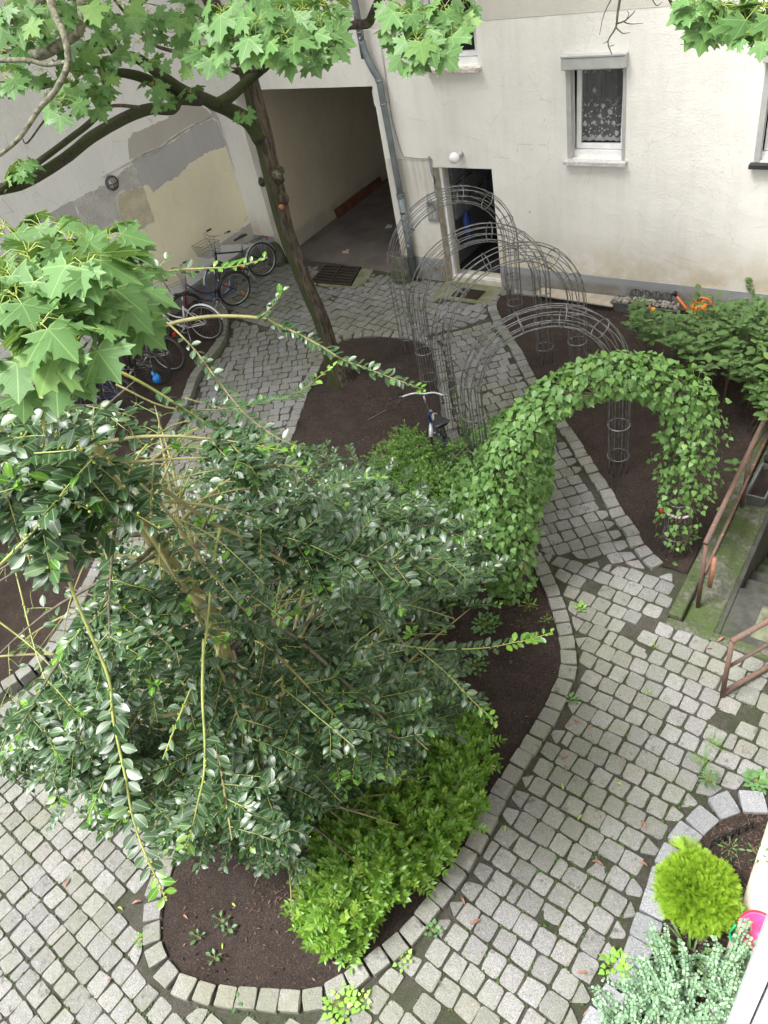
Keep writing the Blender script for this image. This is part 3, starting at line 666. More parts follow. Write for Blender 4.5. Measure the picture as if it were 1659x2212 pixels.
# ================================================================== stairs down to the cellar
M_mossc = NB('mossy_concrete'); k = M_mossc; ms = k.ramp(k.math('ADD', k.math('MULTIPLY', k.noise(2.2, 6, .7), .7), k.math('MULTIPLY', k.noise(30, 4), .3)), .40, .56)
c = k.mix(k.ramp(k.noise(12, 5), .35, .65), (.17, .16, .14), (.10, .095, .08)); c = k.mix(k.math('MULTIPLY', ms, .9), c, (.045, .075, .012)); c = k.mix(k.ramp(k.noise(5, 5), .6, .75, 0, .8), c, (.025, .022, .018))
k.bump(k.math('ADD', k.noise(60, 5), k.math('MULTIPLY', ms, .8)), .012); M_mossc = k.fin(c, .95)
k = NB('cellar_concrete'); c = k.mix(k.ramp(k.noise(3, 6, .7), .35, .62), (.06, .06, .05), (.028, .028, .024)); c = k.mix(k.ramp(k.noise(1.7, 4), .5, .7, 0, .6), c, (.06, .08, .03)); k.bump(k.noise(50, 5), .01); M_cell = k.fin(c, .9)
k = NB('slab_concrete'); c = k.mix(k.ramp(k.noise(4, 6, .7), .38, .62), (.15, .16, .10), (.06, .065, .045)); k.bump(k.noise(90, 4), .005); M_slab = k.fin(c, .9)
st = thing('cellar_stairs', 'mossy concrete steps leading down beside the house wall at the right', 'stairs', (-.5, 5.2, 0))
b = MB(); b.box((-1.43, 5.30, -.4), (-1.30, 9.3, .035), .012); b.build('kerb', M_mossc, st)
b = MB(); b.box((-1.299, 5.28, -.6), (-.97, 9.3, -.055), .02); b.build('channel', M_mossc, st)
b = MB(); b.box((-1.43, 5.16, -.5), (.30, 5.278, .0), .012); b.build('threshold', M_mossc, st)
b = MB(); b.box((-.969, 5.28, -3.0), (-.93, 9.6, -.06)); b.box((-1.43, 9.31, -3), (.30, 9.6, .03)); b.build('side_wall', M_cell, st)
zz = -.06; y = 5.28
steps = [(5.28, 6.02), (6.02, 6.35), (6.35, 6.67), (6.67, 6.99), (6.99, 7.31), (7.31, 7.63), (7.63, 9.6)]
for i, (a, c) in enumerate(steps):
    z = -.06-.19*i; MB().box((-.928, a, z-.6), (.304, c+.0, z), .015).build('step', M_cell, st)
for (xa, xb) in ((-.66, -.36), (-.34, -.02)): MB().box((xa, 5.40, -.0595), (xb, 5.85, -.045), .004).build('slab', M_slab, st)
M_rust = NB('rusty_rail'); k = M_rust; c = k.mix(k.ramp(k.noise(9, 6, .75, dist=1.), .42, .58), (.15, .08, .055), (.10, .075, .062)); c = k.mix(k.ramp(k.noise(5, 5, .8, k.co(scale=(4, 4, 1))), .60, .66), c, (.42, .20, .12)); k.bump(k.noise(40, 5), .004); M_rust = k.fin(c, .75, .1)
r1 = thing('handrail', 'rusty pipe handrail with peeling paint along the mossy stair wall', 'railing', (-1.22, 5.57, -.055), 'rusty pipe rails of the cellar stairs')
MB().tube([(-1.22, 5.57, -.06), (-1.22, 5.58, .895)], .022, 10).build('post', M_rust, r1, True)
MB().tube([(-1.25, 7.22, -.06), (-1.25, 7.22, .88)], .022, 10).build('post', M_rust, r1, True)
MB().tube([(-1.22, 5.55, .90), (-1.235, 7.0, .895), (-1.25, 9.1, .89)], .026, 12).build('top_rail', M_rust, r1, True)
MB().tube([(-1.21, 5.62, .40), (-1.25, 9.1, .42)], .017, 8).build('middle_rail', M_rust, r1, True)
tag(MB().tube([(-1.15, 5.66, .20), (-1.15, 5.66, .62)], .024, 10).build('pipe_stub', simple('peeled_paint', (.42, .20, .12), (.28, .13, .08), 12, .7), None, True), 'short stub of flaking orange pipe beside the handrail post', 'pipe')
r2 = thing('handrail', 'rusty pipe barrier with three rails standing on the setts at the stair head', 'railing', (-.69, 4.58, 0), 'rusty pipe rails of the cellar stairs')
d = nrm(V3(.28, .47)); P0 = V3(-.69, 4.58)
MB().tube([P0, P0+V3(0, 0, .81)], .023, 10).build('post', M_rust, r2, True)
for z, r_, nm in ((.82, .026, 'top_rail'), (.44, .018, 'middle_rail'), (.05, .026, 'bottom_rail')): MB().tube([P0+V3(0, 0, z)-d*.01, P0+V3(0, 0, z)+d*1.25], r_, 10).build(nm, M_rust, r2, True)
MB().tube([P0+d*1.25+V3(0, 0, -.1), P0+d*1.25+V3(0, 0, .82)], .023, 10).build('post', M_rust, r2, True)
# planters in the channel
M_plgrey = simple('grey_plastic', (.12, .125, .13), (.09, .09, .09), 8, .5); M_black = simple('black_plastic', (.015, .015, .016), (.022, .021, .02), 8, .45)
def trough(name, label, cat, c, L, W, h, rz, m, soilm, group=None):
    T = thing(name, label, cat, c, group, rz); b = MB(); t = .012
    def rect(l, w_, z): return [(-l, -w_, z), (l, -w_, z), (l, w_, z), (-l, w_, z)]
    V = rect(L/2*.9, W/2*.85, 0)+rect(L/2, W/2, h)+rect(L/2+.012, W/2+.012, h)+rect(L/2+.012, W/2+.012, h+.008)+rect(L/2-t, W/2-t, h+.008)+rect(L/2*.9-t, W/2*.85-t, .02)
    F = [(3,2,1,0)]
    for l in range(5):
        for k_ in range(4): F.append((l*4+k_, l*4+(k_+1) % 4, (l+1)*4+(k_+1) % 4, (l+1)*4+k_))
    F.append((20,21,22,23)); b.v = []; 
    me = MB(); me.add(V, F); bx = bpy.data.meshes.new('tub'); bx.from_pydata(me.v, [], me.f); link('tub', bx, m, T)
    s_ = bpy.data.meshes.new('soil'); s_.from_pydata([(x*.97, y*.95, h*.7) for x, y, z in rect(L/2-t, W/2-t, 0)], [], [(0,1,2,3)]); link('soil', s_, soilm, T)
    return T
trough('planter_box', 'long grey plastic planter box of dark soil standing in the channel behind the stair handrail', 'planter', (-1.12, 7.55, -.055), .6, .2, .17, R(88), M_plgrey, M_soil)
tag(MB().lathe([(0, 0), (.06, 0), (.075, .11), (.08, .115), (.07, .115), (.06, .09), (0, .09)], (-1.16, 8.05, -.05), 16).build('plant_pot', M_black, None, True), 'small black plastic plant pot in the stair channel', 'pot')
# ================================================================== wall foot: board, trough of stones, edging fence, can
M_ply = simple('weathered_board', (.42, .36, .29), (.33, .28, .22), 6, .8)
b = MB(); A_, B2 = G(1183, 636), G(1330, 664); A_, B2 = V3(-5.66, 11.20, .10), V3(-4.30, 11.02, .10)
b.prism([(-5.66, 11.23, .0), (-5.60, 11.02, .0), (-4.30, 10.95, .0), (-4.32, 11.23, .0)], (0, 0, .10)); o = b.build('support', M_black); t0 = thing('long_board', 'long pale weathered board lying on a dark base at the foot of the wall', 'board', (-5, 11.1, 0)); o.parent = t0; o.data.transform(Matrix.Translation((5, -11.1, 0)))
b = MB(); b.prism([(-5.70, 11.25, .101), (-5.63, 10.99, .101), (-4.28, 10.93, .101), (-4.31, 11.25, .101)], (0, 0, .022)); b.build('top_board', M_ply, t0)
tr = trough('stone_trough', 'long black planter trough filled with broken stones below the wall', 'planter', (-3.80, 11.08, .0), 1.05, .24, .16, R(-2), M_plgrey, M_soil)
M_rub = simple('rubble_stone', (.34, .32, .28), (.2, .18, .15), 20, .9, bump=.01); rb = None
for i in range(30):
    x = -4.27+(i % 15)*.068+random.uniform(-.015, .015); yy = 11.03+(i//15)*.10+random.uniform(-.02, .02); b = MB()
    b.blob((x, yy, .165+random.random()*.02), (random.uniform(.03, .05), random.uniform(.03, .045), .035), 6, 4, .35)
    tag(b.build('stone', M_rub), 'pale broken stone lying in the black trough below the wall', 'stone', 'stones filling the trough')
M_iron = simple('black_iron', (.012, .012, .013), (.02, .018, .017), 10, .5)
def edging(T, O_, u, n, wdt, h):
    """wrought look lawn edging: n hoops with scrolls, each a panel"""
    O_ = np.array(O_, float); u = nrm(u); Z = V3(0, 0, 1)
    for i in range(n):
        c = O_+u*(i+.5)*wdt; b = MB(); r = wdt/2
        b.tube([c+u*r*math.cos(t)+Z*(h*.62+r*.9*math.sin(t)) for t in np.linspace(0, math.pi, 13)], .006, 6)
        for sx in (-1, 1):
            b.tube([c+u*sx*r, c+u*sx*r+Z*h*.62], .006, 6)
            b.tube([c+Z*h*.12, c+u*sx*r*.15+Z*h*.35, c+u*sx*r*.55+Z*h*.52, c+u*sx*r*.75+Z*h*.66, c+u*sx*r*.55+Z*h*.75, c+u*sx*r*.4+Z*h*.66], .0045, 5)
        b.tube([c, c+Z*h*.72], .005, 5); b.blob(c+Z*h*.78, (.011, .011, .022), 6, 4, 0)
        b.build('hoop', M_iron, T, True)
t1 = thing('edging_fence', 'black ornamental edging fence behind the stone trough below the wall', 'fence', (-4.10, 11.24, .02), 'black ornamental edging fences'); edging(t1, (-4.10, 11.24, .03), (1, .0, 0), 4, .165, .30)
FD = [G(1480, 1815), G(1520, 1783), G(1560, 1765), G(1600, 1757)]
FA, FB = G(1535, 1832, .02), G(1625, 1790, .02)
t2 = thing('edging_fence', 'black ornamental edging fence inside the corner bed kerb', 'fence', FA, 'black ornamental edging fences')
edging(t2, FA, FB-FA, 3, np.linalg.norm(FB-FA)/3, .17)
# watering can
M_org = simple('orange_plastic', (.75, .19, .02), (.68, .16, .015), 4, .38); cc = V3(-2.98, 11.12, 0)
wc = thing('watering_can', 'bright orange plastic watering can with black rose beside the stone trough', 'watering can', cc)
MB().lathe([(0, 0), (.115, 0), (.12, .02), (.125, .12), (.127, .2), (.122, .235), (.10, .25), (.075, .255), (.07, .25), (.07, .2), (0, .2)], cc, 24).build('body', M_org, wc, True)
MB().tube([cc+V3(.12, 0, .06), cc+V3(.18, 0, .12), cc+V3(.19, 0, .24), cc+V3(.13, 0, .33), cc+V3(.03, 0, .345), cc+V3(-.07, 0, .31), cc+V3(-.105, 0, .25)], .014, 8).build('handle', M_org, wc, True)
sp = MB().tube([cc+V3(-.115, 0, .05), cc+V3(-.22, .0, .16), cc+V3(-.36, 0, .33)], [.028, .02, .014], 8).build('spout', M_org, wc, True)
MB().tube([cc+V3(-.35, 0, .315), cc+V3(-.39, 0, .36), cc+V3(-.405, 0, .375)], [.016, .045, .047], 12).build('rose', M_black, sp, True)
# ================================================================== drains, grates, mat
M_cast = simple('cast_iron', (.045, .038, .033), (.075, .05, .035), 12, .6, .3, .003); M_cem = simple('old_cement', (.22, .21, .15), (.13, .14, .07), 4, .95, bump=.008, bs=70)
dg = thing('drain_grate', 'rusty double cast iron drain grate set in mossy cement before the passage', 'drain', (-9.9, 11.1, 0))
b = MB(); b.prism([(p[0], p[1], -.03) for p in grateP][::-1], (0, 0, .03)); b.build('surround', M_cem, dg)
p00, p10, p11, p01 = [G(*p) for p in ((671.5, 609), (757, 617), (779, 578), (702.6, 573))]
def bl(s, t, z): p = (p00*(1-s)+p10*s)*(1-t)+(p01*(1-s)+p11*s)*t; return V3(p[0], p[1], z)
b = MB(); b.prism([bl(-.03, -.03, .001), bl(1.03, -.03, .001), bl(1.03, 1.03, .001), bl(-.03, 1.03, .001)], (0, 0, .003)); b.build('pit_shade_plate', simple('pit_shade_black', (.004, .004, .004), None, 3, .9), dg)  # flat black plate; the shade of the drain hollow is painted on
for h0, h1 in ((0, .485), (.515, 1)):
    b = MB()
    for s_ in (h0, h1-.03): b.prism([bl(s_, 0, .004), bl(s_+.03, 0, .004), bl(s_+.03, 1, .004), bl(s_, 1, .004)], (0, 0, .02))
    for i in range(7): t = i/6*.94; b.prism([bl(h0+.031, t, .004), bl(h1-.031, t, .004), bl(h1-.031, t+.06, .004), bl(h0+.031, t+.06, .004)], (0, 0, .018))
    b.build('grating', M_cast, dg)
c0 = V3(-7.03, 1.80, 0)
mh = thing('manhole_cover', 'round cast iron drain cover with slots under the dark green tree', 'drain', c0)
MB().lathe([(0, -.02), (.40, -.02), (.40, .004), (.31, .006), (.31, .0), (0, .0)], c0, 32).build('ring', M_cem, mh, True)
b = MB()
for i in range(-4, 5):
    L = math.sqrt(max(.0, .29**2-(i*.06)**2)); b.box((c0[0]-L, c0[1]+i*.06-.018, .0), (c0[0]+L, c0[1]+i*.06+.018, .016))
b.lathe([(.285, .002), (.31, .002), (.31, .018), (.285, .018)], c0, 32); b.box((c0[0]-.015, c0[1]-.285, .0), (c0[0]+.015, c0[1]+.285, .0162)); b.build('slotted_lid', M_cast, mh)
ds = thing('doorstep', 'worn stone doorstep with a foot scraper mat before the open doorway', 'doorstep', (-7, 11, 0))
MB().box((-7.60, 10.66, -.03), (-6.38, 11.275, .02), .015).build('slab', M_cem, ds)
b = MB(); b.box((-7.2, 10.74, .0205), (-6.66, 11.06, .024))
for i in range(28): b.box((-7.2+i*.0195, 10.74, .024), (-7.2+i*.0195+.005, 11.06, .032))
for i in range(12): b.box((-7.2, 10.74+i*.0285, .0242), (-6.66, 10.744+i*.0285, .0315))
b.build('scraper', M_cast, ds)
lg = thing('light_well_grate', 'rusty iron grille lying along the wall foot behind the leafy shrub', 'grate', (-2.6, 11.2, 0)); b = MB()
b.box((-3.3-.0, 11.04, .005), (-1.5, 11.27, .01)); b.build('pit_shade_plate', M_black, lg); b = MB()  # thin black sheet whose colour stands in for shade below the grille
for i in range(6): b.box((-2.85, 11.05+i*.04, .0105), (-1.5, 11.065+i*.04, .03))
for i in range(8): b.box((-2.85+i*.18, 11.05, .0105), (-2.835+i*.18, 11.26, .033))
b.build('grille', M_cast, lg)
# spur stones
for (c, lb) in (((-8.47, 11.12, -.05), 'mossy rounded spur stone at the right corner of the passage below the downpipe'), ((-11.72, 11.14, -.05), 'mossy rounded spur stone at the left corner of the passage behind the bicycle wheel')):
    b = MB(); b.lathe([(0, 0), (.2, 0), (.205, .12), (.19, .28), (.15, .42), (.09, .50), (0, .52)], c, 14); 
    b.v = [(x+random.uniform(-.008, .008), y*.92+c[1]*.08+random.uniform(-.008, .008), z) for x, y, z in b.v]; tag(b.build('spur_stone', M_mossc, None, True), lb, 'spur stone')
# plank and papers in the passage
M_plank = simple('brown_plank', (.20, .085, .045), (.13, .055, .03), 5, .6, bump=.003)
b = MB(); b.add([(-11.80, 13.40, .002), (-11.88, 15.40, .002), (-11.92, 15.40, .20), (-11.84, 13.40, .21), (-11.78, 13.40, .002), (-11.86, 15.40, .002), (-11.90, 15.40, .20), (-11.82, 13.40, .21)], [(0,1,2,3),(7,6,5,4),(0,4,5,1),(1,5,6,2),(2,6,7,3),(3,7,4,0)])
tag(b.build('plank', M_plank), 'reddish brown plank leaning along the foot of the passage wall', 'plank')
M_paper = simple('paper', (.72, .72, .73), None, 5, .7); M_card = simple('cardboard', (.55, .42, .35), None, 5, .8)
def flat(name, pts, m, lb, cat, z=.006, t=.0015):
    b = MB(); b.prism([G(x, y, z) for x, y in pts][::-1], (0, 0, t)); return tag(b.build(name, m), lb, cat)
flat('paper_sheet', [(831, 493), (837, 485), (848, 486), (845, 492)], M_paper, 'white sheet of paper lying on the passage floor', 'paper')
flat('cardboard_scrap', [(738, 547), (741, 541), (749, 542), (747, 538), (755, 539), (752, 544), (755, 547)], M_card, 'notched scrap of pale cardboard on the floor at the mouth of the passage', 'cardboard')
flat('paper_scrap', [(601, 730), (606, 726), (617, 727), (611, 731), (604, 733)], M_paper, 'small crumpled scrap of white paper on the setts left of the maple trunk', 'paper', .012)
# ================================================================== wall fittings
M_zinc = simple('zinc_pipe', (.20, .225, .24), (.15, .17, .185), 5, .5, .35)
dp = thing('downpipe', 'grey zinc rainwater downpipe with a swan neck beside the passage', 'downpipe', (-8.3, FYY-.1, 0)); yy = FYY-.11
MB().tube(spline([V3(-8.52, yy, 13), V3(-8.53, yy, 4.5), V3(-8.53, yy, 4.1), V3(-8.50, yy, 3.86), V3(-8.40, yy-.02, 3.64), V3(-8.32, yy, 3.45), V3(-8.31, yy, 3.1), V3(-8.27, yy, 1.4)], 4), .055, 14).build('pipe', M_zinc, dp, True)
MB().tube([V3(-8.27, yy, 1.62), V3(-8.26, yy, .12)], .066, 14).build('standpipe', M_zinc, dp, True)
for z, x, nm, r in ((4.15, -8.53, 'joint', .062), (3.10, -8.31, 'joint', .064), (3.45, -8.32, 'joint', .062), (1.62, -8.275, 'joint', .078), (1.58, -8.275, 'joint', .074), (1.30, -8.265, 'clamp', .073), (.46, -8.26, 'clamp', .073)):
    MB().lathe([(r-.02, -.014), (r, -.012), (r, .012), (r-.02, .014)], (x, yy, z), 18).build(nm, M_zinc if nm == 'joint' else M_cast, dp, True)
b = MB(); b.lathe([(.0, .0), (.045, 0), (.045, .02), (.03, .03), (0, .032)], (0, 0, 0), 16, M=[[1, 0, 0], [0, 0, -1], [0, 1, 0]]); b.v = [(x-8.26+.01, y+yy-.055, z+.68) for x, y, z in b.v]; b.build('inspection_cap', M_zinc, dp, True)
M_cab = simple('grey_cable', (.36, .34, .31), None, 5, .6)
tag(MB().tube([V3(-8.24, FYY-.015, 4.1), V3(-8.25, FYY-.015, 3.3), V3(-8.26, FYY-.015, 2.83), V3(-8.19, FYY-.015, 2.35), V3(-8.15, FYY-.015, 2.23), V3(-7.9, FYY-.015, 2.21), V3(-7.62, FYY-.015, 2.21)], .008, 5).build('cable', M_cab, None, True), 'thin loose cable running down the white wall beside the downpipe', 'cable')
b = MB(); P = [(-7.62, 2.25), (-7.58, 2.2), (-7.60, 2.0), (-7.57, 1.85), (-7.60, 1.7), (-7.59, 1.55), (-7.62, 1.56), (-7.63, 1.72), (-7.61, 1.85), (-7.65, 2.0), (-7.66, 2.12), (-7.65, 2.24)]
b.prism([(x+random.uniform(-.006, .006), FYY-.001, z) for x, z in P][::-1], (0, -.005, 0)); b.build('mortar_scar', M_plinth, bld)
ic = thing('intercom_panel', 'brushed steel door intercom panel with two rows of bell buttons left of the doorway', 'intercom', (-7.71, FYY-.02, 1.3)); M_steel = simple('brushed_steel', (.36, .36, .345), (.31, .31, .30), 8, .45, .4)
MB().box((-7.82, FYY-.024, 1.12), (-7.60, FYY-.002, 1.50), .004).build('plate', M_steel, ic); MB().box((-7.79, FYY-.030, 1.40), (-7.66, FYY-.0245, 1.47), .002).build('display', M_plgrey, ic)
for i in range(6):
    for x in (-7.785, -7.705): MB().box((x, FYY-.029, 1.34-i*.03), (x+.055, FYY-.0245, 1.355-i*.03), .002).build('bell_button', M_sill, ic)
gl = thing('globe_lamp', 'white glass globe lamp mounted on the wall above the open doorway', 'lamp', (-7.02, FYY, 2.27))
k = NB('opal_glass'); k.b.inputs['Subsurface Weight'].default_value = .2; M_opal = k.fin((.82, .82, .84), .12)
MB().blob((-7.05, FYY-.16, 2.29), .088, 24, 16, 0).build('globe', M_opal, gl, True); MB().tube([(-7.0, FYY-.001, 2.30), (-7.02, FYY-.07, 2.30), (-7.04, FYY-.10, 2.29)], [.045, .04, .04], 14).build('bracket', M_sill, gl, True)
pl = thing('bulkhead_light', 'white rounded bulkhead light on the inside of the passage edge', 'lamp', (-8.62, FYY+.33, 3.13)); MB().box((-8.64, FYY+.06, 3.0), (-8.565, FYY+.26, 3.28), .02).build('housing', M_white, pl); MB().box((-8.66, FYY+.09, 3.04), (-8.641, FYY+.23, 3.24), .008).build('lens', M_opal, pl)
lp = LX(240, 395, XL); cg = thing('caged_lamp', 'round caged bulkhead lamp on the left wall below the conduit', 'lamp', lp)
mm = [[0, 0, 1], [1, 0, 0], [0, 1, 0]]
MB().lathe([(0, 0), (.125, 0), (.125, .05), (.105, .055), (.1, .045)], lp+[.001, 0, 0], 22, M=mm).build('housing', M_plgrey, cg, True); MB().lathe([(.1, .04), (.09, .075), (.05, .105), (0, .115)], lp, 18, M=mm).build('glass', simple('lamp_glass', (.45, .43, .38), None, 4, .15), cg, True)
b = MB()
for sgn in (-.045, 0, .045): b.tube([lp+V3(.05, sgn, -.11), lp+V3(.10, sgn, -.08), lp+V3(.128, sgn, 0), lp+V3(.10, sgn, .08), lp+V3(.05, sgn, .11)], .006, 5)
b.tube([lp+V3(.05, -.11, 0), lp+V3(.10, -.08, 0), lp+V3(.128, 0, 0), lp+V3(.10, .08, 0), lp+V3(.05, .11, 0)], .006, 5); b.build('cage', M_black, cg, True)
M_cond = simple('pale_conduit', (.62, .60, .56), None, 5, .6)
P = [LX(x, y, XL+.016) for x, y in ((220, 383), (285, 347), (310, 331), (345, 318), (380, 291), (420, 268), (457, 252))]; tag(MB().tube(P, .013, 6).build('conduit', M_cond, None, True), 'pale pipe conduit running level across the grey patched left wall', 'conduit')
P = [LX(x, y, XL+.016) for x, y in ((285, 350), (310, 336), (345, 323), (372, 297), (382, 292))]; tag(MB().tube(P, .009, 6).build('cable', M_cond, None, True), 'thin sagging cable just beneath the level conduit on the left wall', 'cable')
P = [LX(x, y, XL+.016) for x, y in ((470, 262), (490, 315), (505, 360), (522, 410), (543, 478))]; tag(MB().tube(P, .012, 6).build('conduit', M_cond, None, True), 'pale upright conduit down the left wall near the passage corner', 'conduit')
# ================================================================== bucket, blue bag, things in the corner bed
bc = G(1643, 1992, .22); bc[0] = -.12; bc = V3(.12, 2.60, .052)
M_pink = simple('pink_plastic', (.70, .10, .30), None, 5, .35); M_redp = simple('red_bucket', (.62, .03, .06), None, 5, .35); M_green = simple('green_plastic', (.02, .35, .12), None, 5, .4)
bk = thing('bucket', 'small pink and red plastic bucket beside the house wall in the corner bed', 'bucket', bc)
MB().lathe([(.085, 0), (.105, .02), (.13, .19), (.142, .195), (.142, .21), (.128, .21)], bc, 24).build('outer_bucket', M_redp, bk, True)
MB().lathe([(0, .03), (.08, .03), (.118, .20), (.126, .212), (.128, .20)], bc, 24).build('inner_bucket', M_pink, bk, True)
MB().tube([bc+V3(-.145, -.03, .19), bc+V3(-.17, -.05, .08), bc+V3(-.14, -.10, .05)], .010, 6).build('handle', M_green, bk, True)
# ================================================================== bicycles
M_tyre = simple('tyre_rubber', (.022, .021, .02), (.04, .035, .03), 8, .8); M_chrome = simple('bike_chrome', (.55, .55, .55), (.42, .42, .42), 8, .28, .9)
M_spoke = simple('spoke_steel', (.42, .42, .42), None, 8, .4, .8); M_refl = simple('orange_reflector', (.75, .22, .02), None, 5, .3); M_redl = simple('red_reflector', (.6, .02, .02), None, 5, .3)
def paint(name, c): return simple(name, c, tuple(x*.75 for x in c), 6, .3)
def wheel(T, nm, c, r, tyre, rimm, ax=(0, 1, 0), ns=28, refl=False):
    c = np.array(c, float); ax = nrm(ax); a = V3(0, 0, 1); b_ = np.cross(ax, a)
    w_ = MB().ring(c, r-.045, .010, ax, 36, 6); w_.tube([c-ax*.045, c+ax*.045], .018, 10)
    W = w_.build(nm, rimm, T, True); MB().ring(c, r-.022, .021, ax, 40, 8).build('tyre', tyre, W, True); s = MB()
    for i in range(ns):
        t = 2*math.pi*i/ns; q = (a*math.cos(t)+b_*math.sin(t)); t2 = t+(.5 if i % 2 else -.5); h_ = (a*math.cos(t2)+b_*math.sin(t2)); s.tube([c+h_*.02+ax*(.03 if i % 4 < 2 else -.03), c+q*(r-.05)], .0014, 3, cap=False)
    s.build('spokes', M_spoke, W)
    if refl:
        for t in (.8, 3.9): q = a*math.cos(t)+b_*math.sin(t); MB().box(c+q*(r*.6)-[.022, .012, .03], c+q*(r*.6)+[.022, .012, .03], .006).build('reflector', M_refl, W)
    return W
def bicycle(label, cfg, group='bicycles parked in the courtyard'):
    g = dict(frame=M_iron, frame2=None, r=.345, wb=1.06, low=True, guard=None, basket=None, rack=True, saddle=M_black, tyre=M_tyre, ftyre=None, rim=M_chrome, grip=M_black, bar=M_chrome, refl=False, steer=0., rear_basket=None, mtb=False, stand=True, hb=1.06); g.update(cfg)
    T = thing('bicycle', label, 'bicycle', (0, 0, 0), group); r, wb = g['r'], g['wb']; rx, fx = V3(0, 0, r), V3(wb, 0, r); k_ = r/.345
    bbk = V3(.44, 0, .28*k_+.0); seat = V3(.30, 0, .80); hd1 = V3(wb-.17, 0, .86 if not g['mtb'] else .80); hd0 = V3(wb-.12, 0, .66*k_+.02)
    if k_ < .85: hd1 = V3(wb-.11, 0, .70); hd0 = V3(wb-.08, 0, .52)
    s1 = bbk+(seat-bbk)*.80
    b = MB(); b.tube([bbk, s1], .017, 8)
    if g['low']:
        b.tube(spline([hd0+V3(-.005, 0, .02), (hd0+bbk)/2+V3(0, 0, -.05), bbk], 4), .019, 8)
        if k_ > .85: b.tube(spline([hd1+V3(0, 0, -.02), (hd1+bbk)/2+V3(-.02, 0, -.02), bbk+(seat-bbk)*.35], 4), .015, 8)
    else:
        b.tube([hd0+V3(0, 0, .03), bbk], .019, 8); b.tube([hd1+V3(0, 0, -.03), bbk+(seat-bbk)*.72], .016, 8)
    for s in (-.055, .055): b.tube([rx+V3(0, s, 0), bbk+V3(-.05, s*.6, 0)], .010, 6); b.tube([rx+V3(0, s, 0), s1+V3(0, s*.3, -.05)], .009, 6)
    fr = b.build('frame', g['frame'], T, True)
    MB().tube([hd0, hd1], .021, 10).build('head_tube', g['frame2'] or g['frame'], fr, True)
    # steering assembly, turned by g['steer'] about the head axis
    axd = nrm(hd1-hd0); rot = Matrix.Rotation(g['steer'], 3, Vector(axd)); rot = np.array(rot)
    def ro(p): return hd0+rot@(np.array(p, float)-hd0)
    b = MB()
    for s in (-.05, .05): b.tube([ro(fx+V3(0, s, 0)), ro(hd0+V3(.01, s, -.02)), ro(hd0+V3(0, s*.4, 0))], .012, 6)
    b.build('fork', g['frame2'] or g['frame'], T, True)
    ay = rot@V3(0, 1, 0)
    wheel(T, 'rear_wheel', rx, r, g['tyre'], g['rim'], refl=g['refl']); wheel(T, 'front_wheel', ro(fx), r, g['ftyre'] or g['tyre'], g['rim'], ay)
    hbz = hd1+axd*(g['hb']-hd1[2])/axd[2]
    MB().tube([hd1, hbz], .012, 8).build('stem', M_chrome, T, True)
    if g['mtb']: pts = [V3(.03, -.31, .01), V3(.05, -.1, 0), V3(.05, .1, 0), V3(.03, .31, .01)]
    else: pts = [V3(-.17, -.29, .03), V3(-.06, -.27, .04), V3(.04, -.13, .02), V3(.05, 0, 0), V3(.04, .13, .02), V3(-.06, .27, .04), V3(-.17, .29, .03)]
    HB = MB().tube([ro(hbz+p) for p in spline(pts, 3)], .011, 8).build('handlebar', g['bar'], T, True)
    for s in (-1, 1):
        if g['mtb']: q = [hbz+V3(.04, s*.20, .008), hbz+V3(.03, s*.33, .01)]
        else: q = [hbz+V3(-.07, s*.27, .04), hbz+V3(-.20, s*.295, .03)]
        MB().tube([ro(p) for p in q], .018, 8).build('grip', g['grip'], HB, True)
        MB().tube([ro(q[0]+V3(.04, -s*.02, -.01)), ro(q[0]+V3(.06, s*.06, -.03))], .006, 5).build('brake_lever', M_chrome, HB, True)
    b = MB(); b.tube(spline([ro(hbz+V3(.04, .12, .02)), ro(hbz+V3(.16, .10, .06)), ro(hbz+V3(.14, .02, -.12)), hd0+V3(.03, .02, 0)], 4), .003, 4); b.tube(spline([ro(hbz+V3(.04, -.12, .02)), ro(hbz+V3(.14, -.10, .04)), ro(hbz+V3(.10, -.02, -.14)), hd0+V3(.0, -.02, -.1)], 4), .003, 4); b.build('brake_cable', M_black, T)
    st_ = seat+(seat-bbk)*.16
    MB().tube([s1, st_], .013, 8).build('seat_post', M_chrome, T, True)
    b = MB(); L = []
    for (x, wd, zt) in ((-.13, .075, .015), (-.10, .10, .02), (-.04, .10, .018), (.03, .055, .008), (.10, .027, .005), (.15, .018, 0)):
        L.append([st_+V3(x, wd*math.cos(t), zt+.03+.022*math.sin(t)) for t in np.linspace(0, 2*math.pi, 10, endpoint=False)])
    V = [p for l in L for p in l]; F = [(i*10+j, i*10+(j+1) % 10, (i+1)*10+(j+1) % 10, (i+1)*10+j) for i in range(5) for j in range(10)]+[tuple(range(10))[::-1], tuple(50+j for j in range(10))]
    b.add(V, F); b.build('saddle', g['saddle'], T, True)
    MB().ring(bbk+V3(0, .05, 0), .085, .007, (0, 1, 0), 24, 5).tube([bbk+V3(0, -.07, 0), bbk+V3(0, .07, 0)], .02, 8).build('chainring', M_chrome, T, True)
    for s in (-1, 1):
        C = MB().tube([bbk+V3(0, s*.07, 0), bbk+V3(.12*s, s*.085, -.11*s)], .009, 6).build('crank', M_chrome, T, True)
        MB().box(bbk+V3(.12*s-.045, s*.135-.04, -.11*s-.012), bbk+V3(.12*s+.045, s*.135+.04, -.11*s+.012), .005).build('pedal', M_black, C)
    b = MB(); b.tube([rx+V3(0, .05, .03), bbk+V3(0, .05, .09)], .004, 4); b.tube([rx+V3(0, .05, -.03), bbk+V3(0, .05, -.09)], .004, 4); b.build('chain', M_cast, T)
